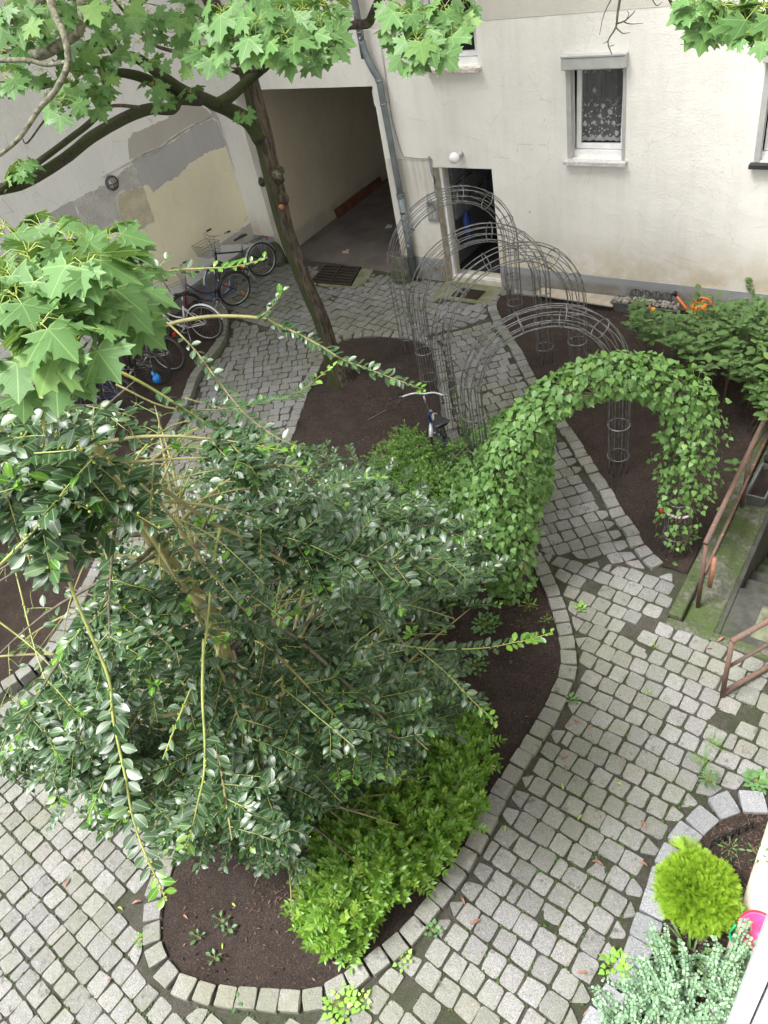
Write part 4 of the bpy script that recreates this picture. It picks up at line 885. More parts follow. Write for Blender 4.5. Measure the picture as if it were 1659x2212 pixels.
    if g['guard']:
        for c, nm, a0, a1, f in ((rx, 'rear_mudguard', -.5, 2.55, lambda p: p), (fx, 'front_mudguard', .45, 2.9, ro)):
            V = []; F = []; n = 18
            for i in range(n+1):
                t = a0+(a1-a0)*i/n
                if nm[0] == 'f': t = math.pi-t+.3
                t = t+.45 if nm[0] == 'r' else t-.35
                for j, (wv, dr) in enumerate(((-.028, .006), (-.016, .022), (.016, .022), (.028, .006))): V.append(f(c+V3(math.cos(t)*(r+dr), wv, math.sin(t)*(r+dr))))
                if i: F += [((i-1)*4+j, (i-1)*4+j+1, i*4+j+1, i*4+j) for j in range(3)]
            me = MB(); me.add(V, F); me.build(nm, g['guard'], T, True)
    if g['rack']:
        b = MB(); z = 2*r+.06
        for s in (-.06, .06): b.tube([V3(.22, s, z), V3(-.24, s, z)], .006, 5); b.tube([rx+V3(0, s*1.1, 0), V3(-.14, s, z)], .005, 5); b.tube([rx+V3(0, s*1.1, 0), V3(.05, s, z)], .005, 5)
        for i in range(6): b.tube([V3(.20-i*.08, -.06, z), V3(.20-i*.08, .06, z)], .004, 4)
        b.build('rack', M_iron if g['rack'] is True else g['rack'], T, True)
        MB().box((-.28, -.035, 2*r-.03), (-.245, .035, 2*r+.03), .008).build('rear_light', M_redl, T)
    def bask(c, m, f=lambda p: p, nm='basket'):
        b = MB(); c = np.array(c, float); A_ = (.15, .19, .0); B_ = (.19, .21, .22)
        def rc(t, lv): 
            l = A_[0]+(B_[0]-A_[0])*lv; w2 = A_[1]+(B_[1]-A_[1])*lv; z = .22*lv; k2 = [(-l, -w2), (l, -w2), (l, w2), (-l, w2)]; i = int(t) % 4; fr_ = t-int(t); p, q = k2[i], k2[(i+1) % 4]
            return f(c+V3(p[0]+(q[0]-p[0])*fr_, p[1]+(q[1]-p[1])*fr_, z))
        for lv in (0, .25, .5, .75, 1): b.tube([rc(t, lv) for t in np.arange(0, 4, .25)], .004 if lv == 1 else .0022, 4, closed=True)
        for t in np.arange(0, 4, .11): b.tube([rc(t, 0), rc(t, 1)], .0018, 3, cap=False)
        for q in np.linspace(-.13, .13, 7): b.tube([f(c+V3(q, -.19, 0)), f(c+V3(q, .19, 0))], .0018, 3, cap=False); b.tube([f(c+V3(-.15, q*1.3, 0)), f(c+V3(.15, q*1.3, 0))], .0018, 3, cap=False)
        b.build(nm, m, T)
    if g['basket']: bask(hbz+V3(.24, 0, -.27), g['basket'], ro)
    if g['rear_basket']: bask(V3(-.05, 0, 2*r+.07), g['rear_basket'])
    if not g['mtb']: MB().blob(ro(hd1+V3(.07, 0, -.05)), (.03, .035, .035), 10, 8, 0).build('headlight', M_chrome, T, True)
    if g['stand']: MB().tube([bbk+V3(-.06, .04, -.04), bbk+V3(-.12, .17, -.275*k_)], .008, 6).build('kickstand', M_chrome, T, True)
    return T
def put(T, rear, front, roll=0.):
    rear = np.array(rear[:2]); front = np.array(front[:2]); d = front-rear; a = math.atan2(d[1], d[0])
    T.rotation_euler = (roll, 0, a); T.rotation_mode = 'XYZ'
    T.matrix_world = Matrix.Translation((rear[0], rear[1], T.get('z0', 0.))) @ Matrix.Rotation(a, 4, 'Z') @ Matrix.Rotation(roll, 4, 'X')
M_navy = paint('navy_paint', (.012, .02, .045)); M_purple = paint('purple_paint', (.045, .025, .11)); M_maroon = paint('maroon_paint', (.25, .01, .04)); M_wp = paint('white_paint', (.72, .72, .72)); M_silv = simple('silver_paint', (.45, .46, .47), None, 5, .35, .5)
M_redf = paint('red_paint', (.40, .02, .02)); M_bluef = paint('blue_paint', (.015, .05, .17)); M_blk = paint('black_paint', (.015, .015, .017)); M_btyre = simple('blue_tyre', (.07, .22, .40), None, 5, .7); M_gsil = simple('silver_guard', (.55, .55, .54), None, 5, .35, .4)
B = {}
B['a'] = bicycle('dark navy city bicycle with blue front tyre and wire basket nearest the passage', dict(frame=M_navy, guard=M_gsil, basket=M_iron, ftyre=M_btyre, low=False, hb=1.16, steer=.25))
put(B['a'], (-11.60, 10.62), (-11.93, 9.60), .10)
B['b'] = bicycle('purple and maroon step-through bicycle standing in front of the navy one', dict(frame=M_purple, frame2=M_maroon, guard=M_blk, basket=M_spoke, refl=True, hb=1.08, steer=-.1)); put(B['b'], (-11.31, 9.42), (-11.70, 8.43), -.08)
B['c'] = bicycle('white bicycle with red flashes on its rear mudguard at the head of the row', dict(frame=M_wp, guard=M_wp, rack=False, saddle=M_blk, hb=1.05)); put(B['c'], (-10.77, 8.06), (-11.75, 7.66), .06)
B['d'] = bicycle('silver framed bicycle parked just behind the one with the blue bag', dict(frame=M_silv, frame2=M_silv, rack=True, low=False, guard=None, hb=1.02)); put(B['d'], (-10.69, 7.0), (-11.70, 6.68), .10)
B['e'] = bicycle('black mountain bicycle with blue accents and a blue bag in its rear wheel', dict(frame=M_blk, frame2=M_bluef, low=False, mtb=True, rack=False, rim=M_black, stand=False, hb=1.0)); put(B['e'], (-10.62, 6.60), (-11.62, 6.25), -.06)
B['f'] = bicycle('dark blue bicycle with knobbly tyres between the mountain bicycle and the red one', dict(frame=M_bluef, frame2=M_blk, low=False, mtb=True, rack=M_silv, hb=1.02)); put(B['f'], (-10.55, 5.75), (-11.55, 5.35), .08)
B['g'] = bicycle('red bicycle with broad white mudguards half hidden by leaves', dict(frame=M_redf, guard=M_wp, rack=M_silv, tyre=M_tyre, hb=1.04, basket=M_spoke)); put(B['g'], (-10.18, 4.95), (-11.2, 4.62), -.05)
B['h'] = bicycle('dark bicycle with silver mudguards farthest left at the picture edge', dict(frame=M_blk, guard=M_gsil, hb=1.05, refl=True)); put(B['h'], (-9.42, 3.04), (-10.4, 2.75), .05)
for q in 'cdefgh': B[q].location.z = .075
F0 = G(942, 935, .25); R0 = G(985, 1000, .25); d = nrm(F0-R0)
B['i'] = bicycle('small wheeled dark blue folding bicycle with silver mudguards leaning at the arch feet', dict(frame=M_navy, frame2=M_bluef, r=.255, wb=.96, guard=M_gsil, hb=1.0, bar=M_wp, steer=-.55, rear_basket=M_iron)); put(B['i'], F0-d*.96, F0, -.12)
b = MB().blob((-10.45, 6.47, .30), (.05, .07, .09), 9, 7, .25); b.blob((-10.46, 6.45, .40), (.04, .03, .04), 8, 5, .3); tag(b.build('plastic_bag', simple('blue_plastic', (.02, .22, .75), (.03, .3, .8), 12, .35), None, True), 'bright blue plastic bag caught in the rear wheel of the mountain bicycle', 'bag')
# ================================================================== leaf shapes
def blade(rows, fold=.12, droop=.18):
    """rows of (y, half width): a leaf folded along its midrib"""
    T = []; F = []
    for y, w_ in rows:
        z = -droop*(y-.45)**2; T += [(0, y, z), (-w_, y, z+fold*w_*1.6), (w_, y, z+fold*w_*1.6)]
    for i in range(len(rows)-1):
        a, b = 3*i, 3*i+3
        for s in (1, 2):
            t = [(a, b, b+s), (a, b+s, a+s)]
            F += t if s == 1 else [q[::-1] for q in t]
    return T, F
def fan(half, c=(0, .3), bend=.14):
    P = half+[(-x, y) for x, y in half[-2:0:-1]]; T = [(c[0], c[1], 0)]+[(x, y, -bend*(x*x+(y-c[1])**2)) for x, y in P]; n = len(P)
    return T, [(0, 1+(i+1) % n, 1+i) for i in range(n)]
L_HOLLY = blade([(0, .0), (.10, .10), (.28, .235), (.5, .29), (.72, .245), (.9, .11), (1.02, .0)], .13, .25)
L_MAPLE = fan([(0, 0), (.13, -.10), (.34, -.14), (.60, -.25), (.51, -.05), (.66, .03), (.52, .08), (.50, .15), (.64, .17), (.86, .18), (.79, .31), (1.0, .50), (.77, .52), (.74, .67), (.56, .56), (.38, .50), (.33, .62), (.43, .80), (.24, .82), (.15, .95), (0, 1.16)], (0, .22), .13)
L_VINE = fan([(0, 0), (.16, -.08), (.34, -.02), (.40, .12), (.50, .16), (.42, .30), (.46, .40), (.33, .48), (.30, .62), (.18, .70), (.12, .86), (0, 1.02)], (0, .3), .22)
L_OVAL = blade([(0, 0), (.12, .16), (.32, .29), (.55, .31), (.78, .21), (.93, .09), (1.03, 0)], .10, .30)
L_LANCE = blade([(0, 0), (.2, .12), (.45, .17), (.75, .11), (1.0, 0)], .2, .4)
L_ROUND = blade([(0, 0), (.15, .26), (.45, .42), (.75, .33), (1.0, 0)], .15, .2)
def uni(): v = RNG.normal(size=3); return v/np.linalg.norm(v)
UP = V3(0, 0, 1)
# ================================================================== maple
def bark():
    k = NB('maple_bark'); n1 = k.noise(1, 6, .7, k.co(scale=(26, 26, 3.2)), .4); c = k.mix(k.ramp(n1, .42, .58), (.035, .026, .018), (.12, .092, .062))
    g = k.n('NewGeometry'); sx = k.n('SeparateXYZ'); k.l(g.outputs['Normal'], sx.inputs[0]); side = k.math('SUBTRACT', k.math('SUBTRACT', k.math('MULTIPLY', sx.outputs[2], .4), k.math('MULTIPLY', sx.outputs[0], .8)), k.math('MULTIPLY', sx.outputs[1], .6))
    ms = k.ramp(k.math('ADD', side, k.math('MULTIPLY', k.math('SUBTRACT', k.noise(4, 6, .75), .5), 2.2)), -.1, .6); c = k.mix(k.math('MULTIPLY', ms, .85), c, (.045, .062, .010))
    k.bump(k.math('ADD', n1, k.math('MULTIPLY', k.math('MULTIPLY', ms, k.noise(90, 4)), .8)), .06); return k.fin(c, .92)
M_bark = bark(); M_lich = simple('lichen_bark', (.17, .17, .11), (.055, .05, .032), 32, .9, bump=.006, bs=120)
M_mlimb = NB('mossy_limb'); k = M_mlimb; n1 = k.noise(30, 6, .75); c = k.mix(k.ramp(n1, .42, .58), (.025, .018, .013), (.085, .066, .048)); c = k.mix(k.ramp(k.noise(5, 6, .75), .42, .52, 0, .9), c, (.045, .065, .009)); k.bump(k.math('ADD', n1, k.noise(120, 4)), .02); M_mlimb = k.fin(c, .95)
M_cut = simple('fresh_cut_wood', (.42, .16, .07), (.30, .12, .06), 20, .8)
mb0 = G(735, 825); my = mb0[1]
mp = thing('maple_tree', 'tall maple tree with mossy trunk and limbs standing in the middle bed', 'tree', mb0)
tp = [mb0+[0, 0, -.1], mb0+[0, 0, .12], FY(720, 780, my), FY(697, 700, my)]+[FY(x, y, my) for x, y in ((655, 600), (618, 500), (596, 410), (580, 345), (566, 285), (546, 200), (518, 105), (482, 40), (445, -20))]+[V3(-8.5, 7.6, 7.5), V3(-8.9, 7.5, 10)]
rad = [.26, .19, .135, .122, .118, .116, .128, .122, .132, .112, .105, .10, .095, .08, .06]
def knot(P, r, n=4): 
    S = spline(P, n); m = len(P); rs = [float(np.interp(i/n, range(m), r)) for i in range(len(S))]; return S, rs
S, rs = knot(tp, rad); trunk = MB().tube(S, rs, 22, jit=.07).build('trunk', M_bark, mp, True)
for (x, y, r_, dx) in ((603, 375, .10, .11), (613, 428, .09, .11), (566, 392, .05, -.10)):
    p = FY(x, y, my); b = MB().blob(p-[dx*.15, .02, 0], (r_, r_*.9, r_*1.25), 12, 8, .22); b.build('burl', M_bark, trunk, True)
p = FY(614, 440, my); MB().tube([p+[-.1, .0, 0], p+[.03, -.09, -.01]], .036, 12).build('sawn_stub', M_cut, trunk, True)
p = FY(608, 372, my); MB().tube([p+[-.1, 0, 0], p+[.02, -.11, 0]], .06, 12).build('sawn_stub', M_lich, trunk, True)
df = pj(FY(560, 285, my))[2]
def limb(pts, r, m, name='limb', n=4, k_=10, jit=.05):
    S, rs = knot([AD(x, y, d) for x, y, d in pts], r, n); return MB().tube(S, rs, k_, jit=jit).build(name, m, mp, True)
limb([(566, 300, df), (540, 265, df-.15), (500, 240, df-.4), (465, 225, df-.8), (430, 208, df-1.2), (395, 195, df-1.6), (345, 160, df-2.2), (300, 128, df-2.7), (258, 118, df-3.1), (240, 100, df-3.3), (215, 65, df-3.7), (190, 25, df-4), (165, -20, df-4.3)], [.125, .10, .09, .08, .068, .06, .054, .05, .046, .042, .038, .034, .03], M_mlimb)
limb([(430, 212, df-1.2), (385, 212, df-1.5), (370, 235, df-1.8), (325, 235, df-2.2), (270, 255, df-2.8), (200, 295, df-3.4), (150, 335, df-3.9), (90, 375, df-4.4), (40, 400, df-4.7), (-20, 415, df-5), (-120, 470, df-5.9), (-60, 640, df-7.2), (0, 600, df-7.5), (90, 590, df-7.65)], [.085, .08, .062, .056, .052, .048, .044, .04, .038, .036, .03, .02, .014, .006], M_mlimb)
limb([(385, 205, df-1.5), (345, 185, df-1.9), (300, 165, df-2.2), (255, 157, df-2.5), (225, 165, df-2.8), (235, 215, df-3.1), (200, 260, df-3.5), (150, 300, df-3.9), (90, 345, df-4.4), (20, 395, df-4.9), (-60, 450, df-5.3)], [.06, .06, .05, .04, .034, .028, .026, .024, .023, .021, .018], M_mlimb)
limb([(470, 225, df-.8), (495, 210, df-.7), (530, 180, df-.6), (560, 155, df-.9), (578, 140, df-1.2), (605, 105, df-1.8), (640, 80, df-2.8), (680, 60, df-3.8), (720, 40, df-4.6)], [.07, .068, .06, .05, .045, .04, .03, .02, .012], M_mlimb)
limb([(560, 152, df-1), (500, 150, df-1.4), (440, 132, df-2), (390, 115, df-2.6), (330, 95, df-3.2), (280, 40, df-3.8), (240, -10, df-4.2)], [.03, .025, .022, .018, .015, .012, .01], M_bark)
limb([(520, 160, df-1.2), (470, 140, df-1.6), (400, 100, df-2.4), (340, 90, df-3)], [.02, .016, .013, .01], M_bark)
limb([(104, -20, 4.2), (118, 30, 4.1), (140, 80, 4.0), (146, 140, 4.0), (120, 195, 3.95), (85, 235, 3.9), (40, 300, 3.85), (-20, 350, 3.8)], [.024, .02, .018, .017, .015, .013, .011, .009], M_lich, 'lichen_branch')
limb([(-30, 120, 4.9), (40, 119, 4.8), (95, 116, 4.7), (135, 92, 4.7), (168, 70, 4.7), (178, 25, 4.7), (172, -30, 4.7)], [.036, .034, .032, .03, .03, .03, .032], M_lich, 'lichen_branch')
limb([(-30, 55, 4.6), (20, 40, 4.6), (65, 22, 4.6), (110, -15, 4.6)], [.034, .032, .03, .028], M_lich, 'lichen_branch')
limb([(-20, 190, 5.2), (30, 187, 5.3), (65, 178, 5.4), (110, 180, 5.6)], [.04, .036, .03, .02], M_mlimb)
limb([(0, 130, 4.4), (60, 130, 4.3), (100, 140, 4.3), (148, 133, 4.2)], [.014, .013, .012, .011], M_lich, 'lichen_branch')
limb([(300, 232, 6.5), (250, 228, 6.3), (200, 240, 6.0), (150, 250, 5.8), (105, 252, 5.6), (60, 308, 5.4), (48, 298, 5.4)], [.016, .014, .011, .009, .008, .006, .003], M_bark, 'twig')
limb([(735, 62, 5.2), (770, 53, 5.2), (795, 50, 5.3), (810, 20, 5.2), (830, -20, 5.1)], [.012, .03, .032, .03, .034], M_mlimb)
limb([(752, 15, 5.2), (755, 55, 5.2), (742, 85, 5.2), (728, 105, 5.2)], [.006, .005, .004, .002], M_bark, 'twig')
for pts, r_ in ((((1342, -20, 4.2), (1334, 30, 4.2), (1330, 60, 4.2), (1313, 90, 4.2), (1322, 118, 4.2)), .008), (((1330, 52, 4.2), (1350, 45, 4.2), (1368, 28, 4.2), (1372, 22, 4.2)), .005), (((1345, 46, 4.2), (1362, 52, 4.2), (1390, 50, 4.2)), .004), (((1352, 44, 4.2), (1358, 32, 4.15), (1355, 22, 4.1)), .003), (((1331, 60, 4.2), (1345, 72, 4.2), (1360, 70, 4.2)), .004), (((1315, 88, 4.2), (1303, 94, 4.2)), .003), (((1318, 100, 4.2), (1328, 97, 4.2)), .003), (((1328, -15, 4.2), (1305, 30, 4.2), (1295, 75, 4.2)), .004),
    (((1440, -15, 4.0), (1460, 25, 4.0), (1480, 55, 4.0), (1500, 80, 4.0), (1522, 77, 4.0)), .009), (((1500, 80, 4), (1485, 93, 4), (1469, 96, 4)), .004), (((1502, 82, 4), (1502, 100, 4)), .003), (((1530, 75, 4), (1555, 88, 4)), .003), (((1460, 20, 4), (1480, 5, 4), (1500, 12, 4)), .005), (((1405, -10, 4.1), (1418, 12, 4.1), (1430, 4, 4.1)), .004)):
    limb(pts, [r_*(1-.7*i/(len(pts)-1)) for i in range(len(pts))], M_bark, 'dead_twig', 3, 5)
def wlimb(pts, r0, r1, name='limb'):
    S = spline([np.array(p, float) for p in pts], 4); n = len(S); return MB().tube(S, [r0+(r1-r0)*i/(n-1) for i in range(n)], 7, jit=.05).build(name, M_bark, mp, True)
for i in range(14):
    a = i*.45+.2; e = V3(-8.3+4.0*math.cos(a), 6.0+4.0*math.sin(a), random.uniform(7.6, 10.2)); s0 = V3(-8.55, 7.58, 7.6)+V3(-.03, -.01, .25)*(i % 8); wlimb([s0, (s0+e)/2+V3(0, 0, .3), e], .05, .012)
for e in (V3(-5.0, 3.4, 8.4), V3(-4.2, 5.2, 8.0), V3(-6.3, 3.2, 7.6)): wlimb([V3(-8.5, 7.6, 7.6), (V3(-8.5, 7.6, 7.6)+e)/2+V3(0, 0, .4), e], .06, .012)
Eh = AD(1580, -60, 3.45); wlimb([V3(-5.0, 3.4, 8.4), V3(-3.6, 2.6, 8.3), Eh+V3(-.6, .1, .9), Eh+V3(0, 0, .15), AD(1640, -25, 3.35)], .035, .008)
wlimb([Eh+V3(-.6, .1, .9), AD(1440, -60, 4.0), AD(1440, -15, 4.0)], .012, .008); wlimb([V3(-3.6, 2.6, 8.3), AD(1342, -90, 4.25), AD(1342, -20, 4.2)], .014, .008)
M_maple = leafmat('maple_leaf', (.038, .098, .026), (.080, .175, .045), (.22, .36, .06), .5, .30, (.30, .44, .14), 'palm', .32, .85)
M_pet = simple('petiole', (.30, .36, .07), (.20, .26, .05), 10, .5)
ML = Leaves(*L_MAPLE); PET = MB()
def hub(x, y, d, n, size, pet, up=.75, spread=1.0):
    c = AD(x, y, d); nn = nrm(UP*up-FW*(1.1-up)+uni()*.12); a = nrm(np.cross(nn, uni())); b = np.cross(nn, a); ph = random.random()*6.28
    PET.tube([c-nn*.05+UPV*.04-RT*.05, c-nn*.02, c+nn*.012], .0035 if size > .12 else .0025, 5)
    for i in range(n):
        t = ph+2*math.pi*i/n+random.uniform(-.3, .3); dr = a*math.cos(t)+b*math.sin(t); s = size*random.uniform(.62, 1.1); pl_ = pet*random.uniform(.5, 1.25)*spread
        base = c+dr*pl_+nn*random.uniform(-.04, .05)*size*6+UP*(-.15*pl_); y_ = nrm(dr*.75-UP*.42-UPV*.30+uni()*.22)
        ML.add(base, y_, nrm(nn*.9+dr*.25+uni()*.5), s); PET.tube([c, c+dr*pl_*.5+nn*.02, base+y_*s*.02], .0013 if size > .1 else .001, 4, cap=False)
for x, y, d, n in ((130,600,2.25,9),(60,545,2.4,8),(35,640,2.2,8),(150,520,2.5,9),(235,520,2.65,9),(215,625,2.3,9),(265,575,2.6,8),(85,705,2.15,7),(165,735,2.2,7),(20,740,2.3,7),(5,495,2.6,7),(265,650,2.45,7),(90,490,2.8,8),(185,575,2.2,7),(120,660,2.3,8),(250,690,2.4,5),(20,590,2.3,7),(275,600,2.7,6),(150,790,2.35,5),(55,790,2.3,4)): hub(x, y, d, n, .108, .07, .9)
for x, y, d, n in ((30,35,4.4,7),(110,15,4.6,7),(60,85,4.8,7),(15,165,4.6,6),(115,195,4.9,7),(190,55,5,7),(165,105,5,6),(150,170,4.8,7),(215,170,5,7),(250,45,5.2,6),(320,25,5.4,6),(370,65,5.5,5),(300,90,5.6,4),(260,5,4.9,7),(430,40,5.5,5),(135,215,4.6,5),(90,150,5,6),(195,205,5,6),(10,105,4.7,6),(20,5,4.4,6),(180,5,4.7,7),(410,90,5.8,4),(330,130,6.2,3),(60,15,4.6,7),(390,20,5.3,5),(230,110,5.1,5),(120,60,4.9,6)): hub(x, y, d, n, .112, .085, .35)
for x, y, d, n in ((480,25,4.1,7),(520,15,4.2,7),(560,45,4.0,8),(505,75,4.2,7),(600,25,4.1,7),(615,75,4.0,7),(655,20,4.1,7),(690,45,4.1,7),(695,85,4.1,6),(450,85,4.6,6),(545,90,4.2,6),(645,95,4.1,6),(470,110,4.5,5),(700,5,4.2,7),(575,5,4.2,7),(425,125,5.2,4)): hub(x, y, d, n, .115, .08, .4)
for x, y, d, n in ((870,25,4.2,7),(900,85,4.1,7),(885,120,4.15,6),(960,15,4.2,6),(975,50,4.2,4),(855,75,4.3,6),(925,105,4.1,6),(862,8,4.4,5),(915,30,4.2,7),(1000,10,4.3,5)): hub(x, y, d, n, .105, .07, .4)
for x, y, d, n in ((1500,5,3.4,6),(1530,35,3.4,7),(1560,10,3.4,7),(1600,20,3.4,7),(1650,75,3.3,5),(1650,15,3.3,7),(1575,45,3.5,5),(1690,60,3.3,6)): hub(x, y, d, n, .105, .07, .4)
for x, y, d, n in ((48,350,5.2,5),(30,372,5.2,4),(352,202,7.4,5),(345,228,7.4,4),(525,245,9.2,3),(330,180,7,4),(412,195,8,3)): hub(x, y, d, n, .11, .07)
for _ in range(820):          # unseen crown leaves added above the picture to shade the yard
    a = random.random()*6.28; r_ = 4.3*math.sqrt(random.random()); c = V3(-8.3+r_*math.cos(a), 6.0+r_*math.sin(a), random.uniform(7.2, 11)); 
    for i in range(7): d = uni(); ML.add(c+d*.12, nrm(d-UP*.4), nrm(UP+uni()*.6), .15*random.uniform(.8, 1.2))
for _ in range(230):  # further unseen leaves, added to darken the foliage at the top of the picture
    a = random.random()*6.28; r_ = 2.3*math.sqrt(random.random()); c = V3(-5.6+r_*math.cos(a), 4.7+r_*math.sin(a), random.uniform(6.9, 9))
    for i in range(7): d = uni(); ML.add(c+d*.12, nrm(d-UP*.4), nrm(UP+uni()*.6), .15*random.uniform(.8, 1.2))
ML.build('foliage', M_maple, mp, .10); PET.build('petioles', M_pet, mp)
# ================================================================== holly
hb0 = V3(-3.45, 1.61, 0); hy = thing('holly_tree', 'large dark green glossy leaved evergreen with long yellow green shoots filling the lower left', 'tree', hb0)
M_hbark = simple('holly_bark', (.25, .235, .09), (.15, .14, .06), 7, .75, bump=.006, bs=70); M_hold = simple('holly_branch', (.13, .11, .075), (.075, .062, .045), 14, .8, bump=.004)
M_hshoot = simple('green_shoot', (.28, .32, .075), (.18, .20, .06), 12, .5)
M_holly = leafmat('holly_leaf', (.018, .048, .016), (.036, .085, .027), (.07, .14, .035), .37, .08, (.16, .22, .09), 'mid', .55, .9)
M_hyoung = leafmat('holly_young_leaf', (.06, .18, .02), (.10, .26, .03), (.22, .40, .05), .28, .30, (.35, .45, .12), 'mid', .6, .6)
HL = Leaves(*L_HOLLY); HY = Leaves(*L_HOLLY); ST = MB(); SH = MB(); OB = MB(); BR = MB()
tr_pts = [hb0+[0, 0, -.1], hb0+[0, 0, .3], V3(-3.44, 1.64, 1.0), V3(-3.40, 1.70, 1.6), V3(-3.46, 1.72, 2.2), V3(-3.45, 1.78, 2.8), V3(-3.50, 1.72, 3.3), V3(-3.42, 1.64, 3.8), V3(-3.46, 1.63, 4.3), V3(-3.47, 1.60, 4.8), V3(-3.5, 1.6, 5.3)]
S, rs = knot(tr_pts, [.09, .075, .068, .064, .06, .055, .048, .045, .040, .028, .012]); MB().tube(S, rs, 14, jit=.05).build('trunk', M_hbark, hy, True)
def trunk_at(z): 
    zs = [p[2] for p in tr_pts]; return np.array([np.interp(z, zs, [p[i] for p in tr_pts]) for i in range(3)])
CROWN = [(-120,820),(60,835),(150,860),(240,900),(310,840),(400,850),(470,900),(560,930),(640,955),(690,985),(760,1000),(830,1030),(900,1060),(970,1095),(1030,1160),(1060,1200),(1072,1240),(1050,1300),(1000,1330),(960,1400),(1000,1450),(1020,1530),(980,1560),(940,1600),(900,1660),(850,1690),(780,1710),(720,1750),(670,1810),(620,1880),(560,1890),(510,1850),(450,1790),(430,1840),(380,1865),(330,1850),(300,1790),(230,1820),(160,1810),(140,1765),(100,1720),(20,1690),(-120,1650)]
HOLE = [([(-100,1090),(60,1110),(190,1130),(225,1230),(190,1300),(130,1390),(95,1480),(30,1540),(-100,1560)], .10), ([(250,800),(420,830),(470,930),(420,1010),(300,1010),(230,930)], .12), ([(330,1000),(440,1000),(440,1110),(350,1130)], .45), ([(470,1380),(640,1400),(640,1520),(500,1500)], .75), ([(880,1290),(1060,1290),(1060,1330),(960,1420),(860,1440)], .25)]
TRK = np.array([pj(p)[:2] for p in spline(tr_pts[2:], 3)])
def okleaf(p):
    x, y, z = pj(p)
    if not inpoly(x, y, CROWN): return False
    for h, pr in HOLE:
        if inpoly(x, y, h) and random.random() > pr: return False
    if y < 1420 and z < 5.2:
        i = int(np.argmin(np.abs(TRK[:, 1]-y)))
        if abs(TRK[i, 0]-x) < 19 and random.random() < .9: return False
    return True
def leafy(P, size, gap=.021, start=0., young=0., test=True, col_=None):
    """leaves in two ranks along the polyline P"""
    P = [np.array(p, float) for p in P]; L = [0]
    for a, b in zip(P[:-1], P[1:]): L.append(L[-1]+np.linalg.norm(b-a))
    T_ = L[-1]; s = T_*start; side = 1
    while s <= T_+1e-6:
        i = min(int(np.searchsorted(L, s, 'right'))-1, len(P)-2); f = (s-L[i])/max(L[i+1]-L[i], 1e-6); p = P[i]+(P[i+1]-P[i])*f; t = nrm(P[i+1]-P[i])
        sd = np.cross(t, UP); sd = nrm(sd if np.linalg.norm(sd) > .15 else np.cross(t, V3(1, 0, 0))); up = np.cross(sd, t)
        yy = nrm(t*random.uniform(.35, .9)+sd*side*random.uniform(.6, 1.)+up*random.uniform(-.35, .5)+uni()*.2); n_ = nrm(UP*.8+up*.15-FW*.25+uni()*.40)
        e = s/T_; sz = size*random.uniform(.72, 1.12)*(1 if e < .9 else .75)
        if not test or okleaf(p+yy*sz*.5):
            (HY if (young and e > 1-young) or (not young and random.random() < .015) else HL).add(p+yy*.008, yy, n_, sz)
        side = -side; s += gap*random.uniform(.6, 1.4)
def droop(p, d, L, sag, n=6, wob=.05):
    P = [np.array(p, float)]; d = nrm(d)
    for i in range(n): d = nrm(d+V3(0, 0, -sag/n)+uni()*wob); P.append(P[-1]+d*L/n)
    return P
az = 0; NP_ = 104
for i in range(NP_):
    u = (i+.5)/NP_; z = .55+4.6*u**1.15; az += 2.39996+random.uniform(-.25, .25); R_ = float(np.interp(z, [.5, 1.2, 2.2, 3.0, 3.8, 4.6, 5.2], [1.9, 2.5, 2.35, 1.65, 1.15, .75, .35]))
    sy = math.sin(az); R_ *= (1+.5*max(0, sy))*random.uniform(.8, 1.15); z0 = max(.4, z-.25*R_); d = V3(math.cos(az), sy, random.uniform(.15, .5))
    P = droop(trunk_at(z0), d, R_*1.12, random.uniform(.3, .8), 9, .05)
    out = [j for j in range(3, 10) if not inpoly(*pj(P[j])[:2], CROWN)]
    if out: P = P[:max(4, out[0])]; P = spline(P, 3); P = [P[int(round(j*(len(P)-1)/9))] for j in range(10)]; R_ *= max(.45, out[0]/9)
    rr = .0065+.0075*R_; old = random.random() < .45
    (OB if old else ST).tube(P, [rr*(1-.75*j/9) for j in range(10)], 6)
    leafy(P, .076, .024, .5)
    s0 = .22 if z < 2.3 else .45; nsub = int(R_*13)
    for j in range(nsub):
        e = s0+(1-s0)*(j+random.random())/nsub; q = e*9; a = min(int(q), 8); p = P[a]+(P[a+1]-P[a])*(q-a); t = nrm(P[a+1]-P[a]); sd = nrm(np.cross(t, UP))*(1 if j % 2 else -1)
        dd = nrm(t*random.uniform(.4, 1)+sd*random.uniform(.5, 1.1)+UP*random.uniform(-.25, .45)); L_ = random.uniform(.18, .52)*(1.15-.45*e)*min(1, R_/1.1+.3)
        W_ = droop(p, dd, L_, random.uniform(0, .7), 4, .12)
        if not okleaf(W_[-1]) or not inpoly(*pj(W_[-1])[:2], CROWN): continue
        SH.tube(W_, [.0032, .0028, .0024, .0018, .001], 4, cap=False)
        leafy(W_, .072*random.uniform(.8, 1.15), .019, .08, .25 if random.random() < .07 else 0)
        if L_ > .22 and random.random() < .75:
            for _ in range(2):
                a2 = random.randrange(1, 4); W2 = droop(W_[a2], nrm(dd+uni()*.9), L_*random.uniform(.35, .6), .4, 3, .12)
                if not inpoly(*pj(W2[-1])[:2], CROWN): continue
                SH.tube(W2, .0016, 3, cap=False); leafy(W2, .066, .019, .05)
        if random.random() < .35:
            for _ in range(random.randint(2, 7)): c = W_[random.randrange(1, 5)]+uni()*.012; BR.blob(c, .0052, 6, 4, 0)
